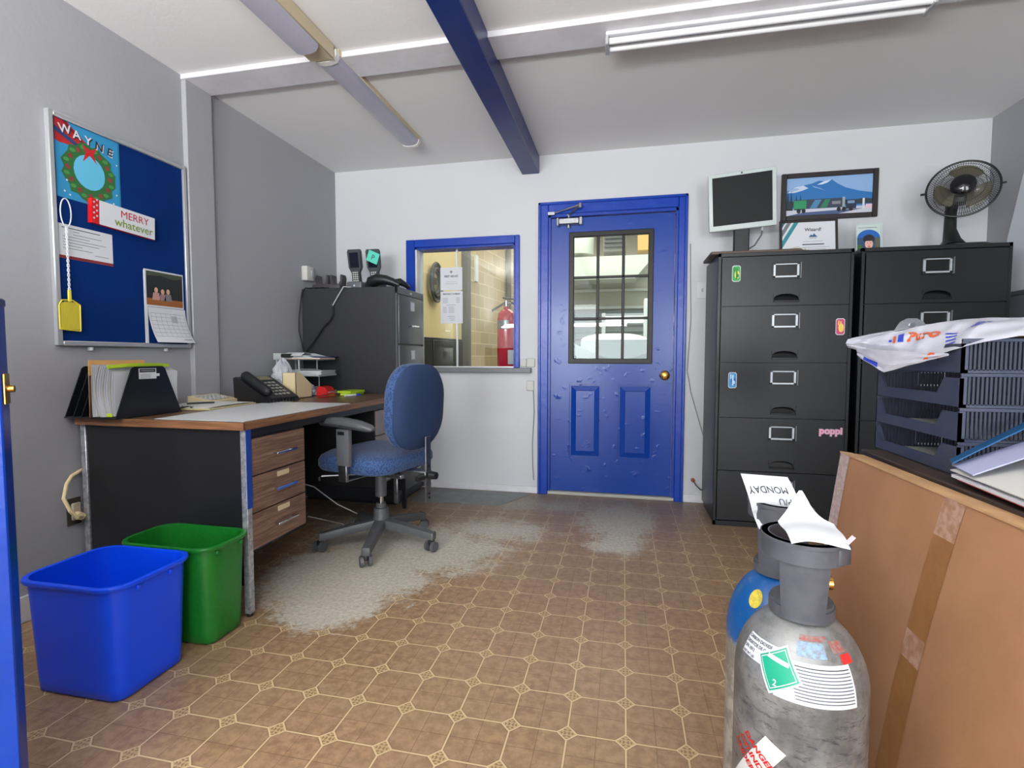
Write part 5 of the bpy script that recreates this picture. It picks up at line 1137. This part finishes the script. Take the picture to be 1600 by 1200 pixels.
# four stacking letter trays: low cut-out front to the left (-X), slatted sides
tx0, tx1, ty0, ty1, th_ = .708, 1.035, 1.272, 1.640, .0745
for i in range(4):
    z = DT+.001+i*th_
    t = thing('letter_tray', ['bottom navy letter tray of the stack on the side desk', 'second navy letter tray from the bottom of the stack', 'third navy letter tray from the bottom, just under the bagged one', 'topmost navy letter tray, under the white courier bag'][i], 'letter tray', ((tx0+tx1)/2, (ty0+ty1)/2, z))
    b = MB(); b.box(tx0+.006, tx1, ty0+.004, ty1-.004, z, z+.003, TRAYP); b.build('floor', t)
    # front lip with raised ends
    P_ = [(ty0, 0), (ty1, 0), (ty1, .062), (ty1-.020, .062), (ty1-.045, .026), (ty0+.085, .026), (ty0+.060, .062), (ty0, .062)]
    b = MB(frame((tx0+.006, 0, z+.001), (0, 1, 0), (0, 0, 1)) @ Matrix.Scale(-1, 4, (0, 0, 1))); b.prism(P_, 0, .006, TRAYP); b.build('front_lip', t)
    for nm, yy, s_ in (('near_side', ty0, 1), ('far_side', ty1-.004, 1)):
        b = MB(); b.box(tx0, tx1, yy, yy+.004, z+.0, z+.007, TRAYP); b.box(tx0, tx1, yy-.001, yy+.005, z+.066, z+.0735, TRAYP, .001); b.box(tx0, tx0+.012, yy, yy+.004, z, z+.07, TRAYP)
        for k_ in range(40):
            x = tx0+.014+.008*k_
            if x < tx1-.004: b.box(x, x+.0044, yy, yy+.004, z+.005, z+.068, TRAYD)
        b.build(nm, t)
    b = MB(); b.box(tx1-.004, tx1, ty0, ty1, z+.0, z+.007, TRAYP); b.box(tx1-.004, tx1, ty0, ty1, z+.064, z+.072, TRAYP)
    for k_ in range(44):
        y = ty0+.006+.0083*k_
        if y < ty1-.005: b.box(tx1-.004, tx1, y, y+.0045, z+.005, z+.068, TRAYD)
    b.build('back', t)
for i, (z, h_) in enumerate(((DT+.005, .006), (DT+.005+th_, .010))):
    b = MB(); b.box(tx0+.03, tx1-.02, ty0+.02, ty1-.03, z, z+h_, PAPER2, .001); tag(b.build('paper_pile'), ['thin white paper pile in the bottom navy tray', 'white paper pile in the second navy tray'][i], 'papers')
# clipboard with clip, courier bag
zt_ = DT+4*th_+.004
t = thing('clipboard', 'clipboard with silver clip lying on the tray stack under the courier bag', 'clipboard', (.86, 1.56, zt_))
MB(rotz(R(20), (.87, 1.47, zt_))).box(-.15, .15, -.11, .11, 0, .004, mat('hardboard', (130, 96, 66), .6), .001).build('board', t)
CB = Matrix.Translation((.757, 1.575, zt_+.012)) @ Matrix.Rotation(R(8), 4, 'Z')
b = MB(CB @ frame((0, 0, 0), (1, 0, 0), (0, 0, 1))); b.prism([(-.05, 0), (.05, 0), (.046, .012), (.030, .038), (.012, .048), (-.012, .048), (-.030, .038), (-.046, .012)], -.002, .001, CHROME); b.cyl((0, .030, -.002), (0, .030, .004), .007, m=STEEL); b.box(-.05, .05, -.010, .004, -.012, .004, CHROME, .002); b.build('clip', t)
def pl_(P, u):
    u = max(0, min(1, u))*(len(P)-1); i = min(int(u), len(P)-2); f = u-i; f = f*f*(3-2*f)*.5+f*.5
    return Vector(P[i]).lerp(Vector(P[i+1]), f)
TOPE = [(.628, 1.650, 1.038), (.665, 1.60, 1.052), (.700, 1.54, 1.066), (.745, 1.50, 1.078), (.800, 1.47, 1.090), (.850, 1.44, 1.093), (.92, 1.42, 1.090), (1.06, 1.40, 1.086)]
BOTE = [(.632, 1.645, 1.026), (.655, 1.585, 1.010), (.680, 1.50, .998), (.690, 1.41, 1.000), (.697, 1.32, 1.006), (.705, 1.262, 1.022), (.80, 1.258, 1.043), (1.06, 1.258, 1.043)]
def bagf(u, v):      # v 0 = top edge, 1 = lower front edge
    p = pl_(TOPE, u).lerp(pl_(BOTE, u), v); bl = math.sin(v*math.pi)*(.35+.65*min(1, u*4))
    p += Vector((-.010, -.014, .006))*bl
    c = .0050*math.sin(u*31+v*9)+.0040*math.sin(u*17-v*14)+.0030*math.sin(u*53+v*5)
    q = abs(((u*5.3+v*1.7) % 1)-.5)*.012
    return p+Vector((-.4, -.8, .25))*(c+q-.004)*(.2+.8*math.sin(min(1, .15+v)*math.pi*.86))
def bagb(u, v):      # from the top edge back over the tray stack
    p = pl_(TOPE, u); e = Vector((p.x+.02, 1.655-.03*u, zt_+.008)); q = p.lerp(e, v)
    q.z += .008*math.sin(v*math.pi)+.003*math.sin(u*23+v*8)*math.sin(v*math.pi); return q
t = thing('courier_bag', 'crumpled white courier bag with orange and blue print draped on the tray stack', 'bag', (.86, 1.45, zt_))
b = MB(); b.grid(bagf, 56, 14, 0, BAGM); b.grid(lambda u, v: bagb(1-u, v), 40, 8, 0, BAGM); b.build('body', t, angle=24)
def stamp(b, vs, fs, m_, u0, v0, su, sv, f=None):
    f = f or bagf; out = []
    for p in vs:
        x, y = p[0], p[1]; out.append(f(max(0, min(1, u0+x*su)), max(0, min(1, v0-y*sv)))+Vector((-.0012, -.0024, .0004)))
    b.add(out, fs, m_)
b = MB(); SQ = ([(0, 0), (1, 0), (1, 1), (0, 1)], [(0, 1, 2, 3)])
def bars(u0, v0, su, sv, m_, n=5): stamp(b, *gridp(0, 1, 0, 1, n, 2), m_, u0, v0, su, sv)
def gridp(x0, x1, y0, y1, nx=16, ny=4):
    vs = [(x0+(x1-x0)*i/nx, y0+(y1-y0)*j/ny) for i in range(nx+1) for j in range(ny+1)]
    fs = [(i*(ny+1)+j, (i+1)*(ny+1)+j, (i+1)*(ny+1)+j+1, i*(ny+1)+j+1) for i in range(nx) for j in range(ny)]
    return vs, fs
bars(.295, .56, .018, .26, BAGO); bars(.325, .55, .026, .27, BAGB)
stamp(b, *gridp(0, 1, 0, .5, 3, 1), BAGB, .262, .50, .022, .2)
vs, fs = text_geo('Puro', 1.0, .04); stamp(b, [(p.x, p.y) for p in vs], fs, BAGO, .365, .54, .083, .40)
vs, fs = text_geo('lator', 1.0, .02); stamp(b, [(p.x*.9+p.y*.9, p.y*.8-p.x*.0) for p in vs], fs, BAGB, .66, .40, .045, .42)
for k_ in range(4): bars(.555+.008*k_, .55+.09*k_, .075-.006*k_, .035, BAGB, 8)
b.build('print', t, flat=True)
def lowbag(u, v):
    a = Vector((.640, 1.60, 1.022)).lerp(Vector((.698, 1.300, 1.006)), u); h_ = .020+.048*math.sin(min(1, u*1.35)*math.pi)**.8*(1 if u < .74 else 0) if False else .004+.052*max(0, 1-abs(u-.42)/.58)
    return a+Vector((-.004-.012*math.sin(u*math.pi), -.006, -h_*v))+Vector((-.6, -.5, 0))*(.004*math.sin(u*21+v*6)+.003*math.sin(u*9-v*13))*v
b = MB(); b.grid(lambda u, v: lowbag(1-u, v), 26, 8, .002, BAGM); b.build('lower_layer', t, angle=25)
b = MB(); stamp(b, *gridp(0, 1, 0, 1, 5, 2), BAGB, .12, .97, .20, .26, lowbag); stamp(b, [(0, 0), (.30, 0), (.55, .7), (.80, 0), (1.1, 0), (.68, 1), (.42, 1)], [(0, 1, 2, 6), (2, 5, 6), (2, 3, 4, 5)], BAGO, .80, .80, .13, .80, lowbag); b.build('lower_print', t, flat=True)
# folders fanned at the right edge
def fan_sheet(name, label, z0_, tilt, m_, dx=0, dy=0, th2=.0022, cat='folder', deep=.30):
    b = MB(); p0 = Vector((.672+dx, 1.205+dy, z0_))
    b.grid(lambda u, v: (p0.x+.34*u-.02*v, p0.y+.035*u*1-deep*v, z0_+tilt*u*(1-.15*v)+.010*math.sin(u*3)*v), 8, 6, th2, m_)
    tag(b.build(name), label, cat)
fan_sheet('maroon_folder', 'dark maroon folder at the bottom of the pile right of the box', DT+.003, .004, FOLMA, .05, -.03)
fan_sheet('red_folder', 'red card folder second from the bottom of the pile at the right edge', DT+.010, .006, FOLRD, -.005, -.01)
fan_sheet('white_sheet_pad', 'white sheets lying on the red folder at the right edge', DT+.016, .018, PAPER, -.010, 0, .006, 'papers')
fan_sheet('white_folder', 'white folder raised on the sheets at the right edge', DT+.026, .060, PAPER2, -.010, .005)
fan_sheet('lilac_folder', 'pale lilac folder under the blue one at the right edge', DT+.034, .130, mat('lilac_paper', (176, 180, 212), .5), .0, .018, deep=.10)
fan_sheet('blue_folder', 'dark blue folder on top of the pile at the right edge', DT+.042, .200, FOLBL, .005, .035, deep=.045)

# ------------------------------------------------------------------ gas cylinders
def cyl_profile(r, zs, zt):
    p = [(r-.012, 0), (r-.003, .004), (r, .014), (r, zs)]
    for i in range(1, 13):
        a = i/12*math.pi/2*.86; p.append((r*math.cos(a), zs+(zt-zs)*math.sin(a)/math.sin(math.pi/2*.86)))
    return p
def shoulder(r, zs, zt, s_):     # s_ in [-inf,0]=body, 0..1 shoulder
    if s_ <= 0: return r, zs+s_*(zt-zs)
    a = s_*math.pi/2*.86; return r*math.cos(a), zs+(zt-zs)*math.sin(a)/math.sin(math.pi/2*.86)
def handle(t, X_, r, z0, z1, face_a, m_):
    """tulip carry collar: bottom ring, wide upright on the camera side, open C-shaped top grip"""
    b = MB(X_); b.ring(.030, .050, z0, z0+.018, 32, m_); b.ring(.026, .047, z0+.012, z0+.024, 32, m_)
    fa = face_a
    def up_(u, v, ri, ro):
        a = fa+(u-.5)*R(78)*(1-.05*v); r_ = .046+(.058-.046)*v; return (r_*math.cos(a), r_*math.sin(a), z0+.006+(z1-z0-.02)*v)
    b.grid(lambda u, v: up_(u, v, 0, 0), 12, 8, .009, m_)
    b.grid(lambda u, v: (lambda a, r_: (r_*math.cos(a), r_*math.sin(a), z0+.012+(z1-z0-.03)*v))(fa+R(185)+(u-.5)*R(34), .046+.012*v), 6, 8, .008, m_)
    b.ring(.054, .064, z1-.034, z1, 40, m_, a0=fa-R(170), a1=fa+R(50)); b.ring(.052, .066, z1-.006, z1, 40, m_, a0=fa-R(170), a1=fa+R(50))
    e = Matrix.Rotation(fa+R(50), 4, 'Z'); b.box(.052, .066, -.004, .026, z1-.034, z1, m_, .003, xf=e)
    return b.build('carry_handle', t, angle=50)
HNDL = mat('charcoal_handle', (74, 76, 84), .5, var=(40, (86, 88, 94), .6), bump=(120, .0003))
r = .1016
g1 = (.302, .935); g2 = (.333, 1.170)
# front cylinder
t = thing('gas_cylinder', 'grey scuffed gas cylinder in front, with green diamond label and black carry handle', 'gas cylinder', (g1[0], g1[1], 0))
X_ = Matrix.Translation((g1[0], g1[1], 0)); zs, zt2 = .455, .572
bd = MB(X_).lathe(cyl_profile(r, zs, zt2), 56, STEELC).build('body', t, angle=60)
fa = math.atan2(-g1[1], -g1[0])
b = MB(X_); b.cyl((0, 0, zt2-.02), (0, 0, .655), .018, m=BRASS, n=20); b.cyl((0, 0, .655), (0, 0, .672), .022, m=mat('valve_white', (186, 186, 180), .5), n=18); b.cyl((0, 0, .62), (.045*math.cos(fa+1.8), .045*math.sin(fa+1.8), .62), .011, m=BRASS, n=14); b.build('valve', t)
handle(t, X_, r, .566, .700, fa+R(4), HNDL)
def wrap(b, pts_fs, m_, e, rr=r, zs_=None, zt_=None, ang0=0, s0=0, scale=1.0, rot=0.0):
    """pts in metres (x to the right as seen from outside, y up) laid on the shoulder around angle ang0, height parameter s0"""
    zs_ = zs if zs_ is None else zs_; zt_ = zt2 if zt_ is None else zt_
    vs, fs = pts_fs; out = []
    for p in vs:
        x, y = p[0]*scale, p[1]*scale; x, y = x*math.cos(rot)-y*math.sin(rot), x*math.sin(rot)+y*math.cos(rot)
        s_ = s0+y/.135; r_, z_ = shoulder(rr, zs_, zt_, s_); rb, _ = shoulder(rr, zs_, zt_, s0)
        a = ang0+x/max(rb, .03)
        nrm = 1.0; out.append(((r_+e)*math.cos(a), (r_+e)*math.sin(a), z_+e*max(0, s_)*1.2))
    b.add(out, fs, m_)
def gridp(x0, x1, y0, y1, nx=16, ny=4):
    vs = [(x0+(x1-x0)*i/nx, y0+(y1-y0)*j/ny) for i in range(nx+1) for j in range(ny+1)]
    fs = [(i*(ny+1)+j, (i+1)*(ny+1)+j, (i+1)*(ny+1)+j+1, i*(ny+1)+j+1) for i in range(nx) for j in range(ny)]
    return vs, fs
b = MB(X_); A0 = fa+R(4); S0 = .28
GRL = mat('label_green', (20, 150, 116), .35)
wrap(b, gridp(-.100, -.030, -.016, .016, 10, 4), PAPER, .0008, ang0=A0, s0=S0+.10)
wrap(b, gridp(-.040, .078, -.026, .026, 18, 6), PAPER, .0008, ang0=A0, s0=S0-.04)
for k_ in range(11):
    wrap(b, gridp(-.020+.001*k_, .074, .0195-.0040*k_, .0207-.0040*k_, 14, 1), INK if k_ == 0 else mat('small_print', (84, 86, 96), .7), .0016, ang0=A0, s0=S0-.04)
for j, tx_ in enumerate(('CARBON DIOXIDE', 'DIOXYDE DE CARBONE', 'UN 1013', 'NET WT LBS')):
    vs, fs = text_geo(tx_, .0066 if j < 3 else .0050, .02); wrap(b, ([(p.x*.9-.098, p.y+.009-.0078*j) for p in vs], fs), INK, .0016, ang0=A0, s0=S0+.10)
sq = lambda s_: gridp(-s_, s_, -s_, s_, 6, 6)
for s_, m_, e in ((.0255, PAPER, .0018), (.0225, GRL, .0024), (.0202, PAPER, .0030), (.0190, GRL, .0036)): wrap(b, sq(s_), m_, e, ang0=A0-R(22), s0=S0+.02, rot=R(45-14))
wrap(b, gridp(-.016, .015, -.0028, .0028, 8, 2), PAPER, .0044, ang0=A0-R(22), s0=S0+.10, rot=R(-8))
vs, fs = text_geo('2', .011, .02); wrap(b, ([(p.x-.004, p.y-.021) for p in vs], fs), PAPER, .0044, ang0=A0-R(22), s0=S0+.02)
wrap(b, gridp(-.022, .018, -.010, .010, 8, 3), mat('worn_blue_label', (130, 160, 190), .5, var=(160, (120, 122, 122), .8)), .0006, ang0=A0+R(10), s0=S0+.28)
wrap(b, gridp(-.018, .020, -.004, .004, 8, 2), mat('worn_red_label', (150, 76, 70), .5, var=(160, (130, 124, 120), .9)), .0006, ang0=A0+R(12), s0=S0+.40)
wrap(b, gridp(-.012, .010, -.008, .008, 6, 3), MATS['worn_red_label'], .0006, ang0=A0+R(42), s0=S0+.32); wrap(b, gridp(-.010, .010, -.006, .006, 6, 3), mat('red_label', (206, 46, 46), .4), .0008, ang0=A0+R(47), s0=S0+.20)
lab(b.build('label_set', bd, angle=60), 'white hazard label with green diamond')
b = MB(X_)
wrap(b, gridp(-.036, .0, -.05, .10, 6, 8), PAPER2, .0007, ang0=A0-R(38), s0=-1.35, rot=R(-28)); 
for j, tx_ in enumerate(('DANGER', 'CYLINDER', 'UNDER')): vs, fs = text_geo(tx_, .016, .03); wrap(b, ([(p.x, p.y-.02*j) for p in vs], fs), RED, .0014, ang0=A0-R(52), s0=-.75, rot=R(-38))
lab(b.build('sticker', bd, angle=60), 'torn red lettered sticker'); b = MB(X_)
wrap(b, gridp(-.012, .014, -.022, .022, 4, 4), PAPER2, .0007, ang0=A0+R(48), s0=-1.15)
for k_ in range(3): wrap(b, gridp(-.008, .010, .012-.010*k_, .015-.010*k_, 3, 1), RED, .0012, ang0=A0+R(48), s0=-1.15)
lab(b.build('sticker', bd, angle=60), 'small white sticker with red lines')
# rear cylinder
t = thing('gas_cylinder', 'gas cylinder with worn blue shoulder and yellow dot, behind the grey one', 'gas cylinder', (g2[0], g2[1], 0))
X_ = Matrix.Translation((g2[0], g2[1], 0)); fa2 = math.atan2(-g2[1], -g2[0]); zs2, zt3 = .405, .545
bd = MB(X_).lathe(cyl_profile(r, zs2, zt3), 56, BLUEC).build('body', t, angle=60)
b = MB(X_); b.cyl((0, 0, zt3-.02), (0, 0, .63), .016, m=BRASS, n=18); b.cyl((0, 0, .59), (-.04, -.02, .59), .010, m=CHROME, n=14); b.cyl((0, 0, .63), (0, 0, .645), .02, m=BLACK, n=18); b.build('valve', t)
handle(t, X_, r, .540, .694, fa2-R(10), HNDL)
b = MB(X_); n_ = 18; wrap(b, ([(.0135*math.cos(i*2*math.pi/n_), .0155*math.sin(i*2*math.pi/n_)) for i in range(n_)], [tuple(range(n_))]), mat('yellow_dot', (222, 206, 70), .5, var=(120, (190, 170, 60), .8)), .0010, ang0=fa2-R(32), s0=.52, zs_=zs2, zt_=zt3)
lab(b.build('dot_sticker', bd, angle=60), 'yellow round sticker'); b = MB(X_)
wrap(b, gridp(-.008, .018, -.007, .007, 6, 3), PAPER, .0010, ang0=fa2-R(4), s0=.48, zs_=zs2, zt_=zt3)
b.build('sticker', bd, angle=60); b = MB(X_)
wrap(b, gridp(-.014, .020, -.010, .008, 6, 3), PAPER2, .0010, ang0=fa2-R(12), s0=.16, zs_=zs2, zt_=zt3); vs, fs = text_geo('ASSIST', .008, .02); wrap(b, ([(p.x-.012, p.y-.003) for p in vs], fs), INK, .0016, ang0=fa2-R(12), s0=.16, zs_=zs2, zt_=zt3)
b.build('sticker', bd, angle=60); b = MB(X_)
wrap(b, gridp(-.016, .016, -.022, .022, 6, 6), PAPER, .0010, ang0=fa2+R(52), s0=.45, zs_=zs2, zt_=zt3)
for k_ in range(8): wrap(b, gridp(-.014, .014, .018-.005*k_, .0195-.005*k_, 5, 1), INK, .0016, ang0=fa2+R(52), s0=.45, zs_=zs2, zt_=zt3)
wrap(b, gridp(-.012, .0, .004, .014, 3, 2), RED, .0020, ang0=fa2+R(52), s0=.45, zs_=zs2, zt_=zt3)
lab(b.build('sticker', bd, angle=60), 'white lettered sticker at the right of the shoulder')
# notes tucked in the handles
def note(u, v):      # u 0..1 left to right, v 0..1 bottom to top; leans back inside the rear handle
    a = Vector((.268, 1.135, .676)).lerp(Vector((.366, 1.150, .690)), u); c = Vector((.250, 1.165, .748)).lerp(Vector((.346, 1.178, .742)), u)
    p = a.lerp(c, v); p.y -= .010*math.sin(v*math.pi); p.z += .004*math.sin(u*5)*(1-v); return p
b = MB(); b.grid(note, 10, 10, .0006, PAPER)
b.grid(lambda u, v: note(u, 0)+Vector((.012*v, .020*v-.030*v*v, -.034*v)), 8, 4, .0006, PAPER)
def nstamp(tx_, u0, v0, su, sv):
    vs, fs = text_geo(tx_, 1.0, .0); b.add([note(max(0, min(1, u0-p.x*su)), max(0, min(1, v0-p.y*sv)))+Vector((-.0003, -.0022, .0008)) for p in vs], fs, INK)
nstamp('MONDAY', .86, .68, .185, .30); nstamp('P/U', .86, .30, .19, .30)
tag(b.build('handwritten_note'), 'handwritten MONDAY P/U note turned upside down, stuck in the rear cylinder handle', 'note')
def sheet(u, v):
    a = Vector((.262, .862, .706)).lerp(Vector((.336, .870, .703)), u); c = Vector((.270, .965, .713)).lerp(Vector((.359, .965, .719)), u)
    p = a.lerp(c, v); p.z += .006*math.sin(u*4)+.004*math.sin(v*5); p.x += .030*max(0, u-.5)*(1-v); p.y += .012*max(0, u-.5)*(1-v); return p
b = MB(); b.grid(sheet, 12, 10, .0007, PAPER)
b.grid(lambda u, v: sheet(u, 1)+Vector((.020*v*(.4-u)*2, .010*v, .050*v*(1-.75*abs(u-.45)*2))), 10, 6, .0007, PAPER)
b.grid(lambda u, v: Vector((.348+.010*u, .878+.012*v, .705+.012*u)), 2, 2, .0008, colm(216, 200, 212))
tag(b.build('folded_sheet'), 'blank folded white sheet resting on the front cylinder handle', 'paper')

GROUPS = (('ceiling_light', None, 'fluorescent ceiling fixtures'), ('letter_tray', 'navy', 'navy letter trays stacked on the side desk'), ('letter_tray', 'grey', 'grey letter trays by the charcoal cabinet'),
          ('lateral_file_cabinet', None, 'black lateral file cabinets'), ('handheld_terminal', None, 'handheld terminals on the charcoal cabinet'), ('gas_cylinder', None, 'gas cylinders by the cardboard box'),
          ('cover_plate', None, 'cover plates beside the left door casing'), ('sticky_note_pad', None, 'lime notepads on the desk'), ('plastic_bag', None, 'clear bags on the desk'), ('paper_bundle', None, 'paper bundles in the black sorter'))
for o in bpy.data.objects:
    if o.parent is None and 'label' in o:
        for n_, k_, g_ in GROUPS:
            if o.name.split('.')[0] == n_ and (k_ is None or k_ in o['label']): o['group'] = g_
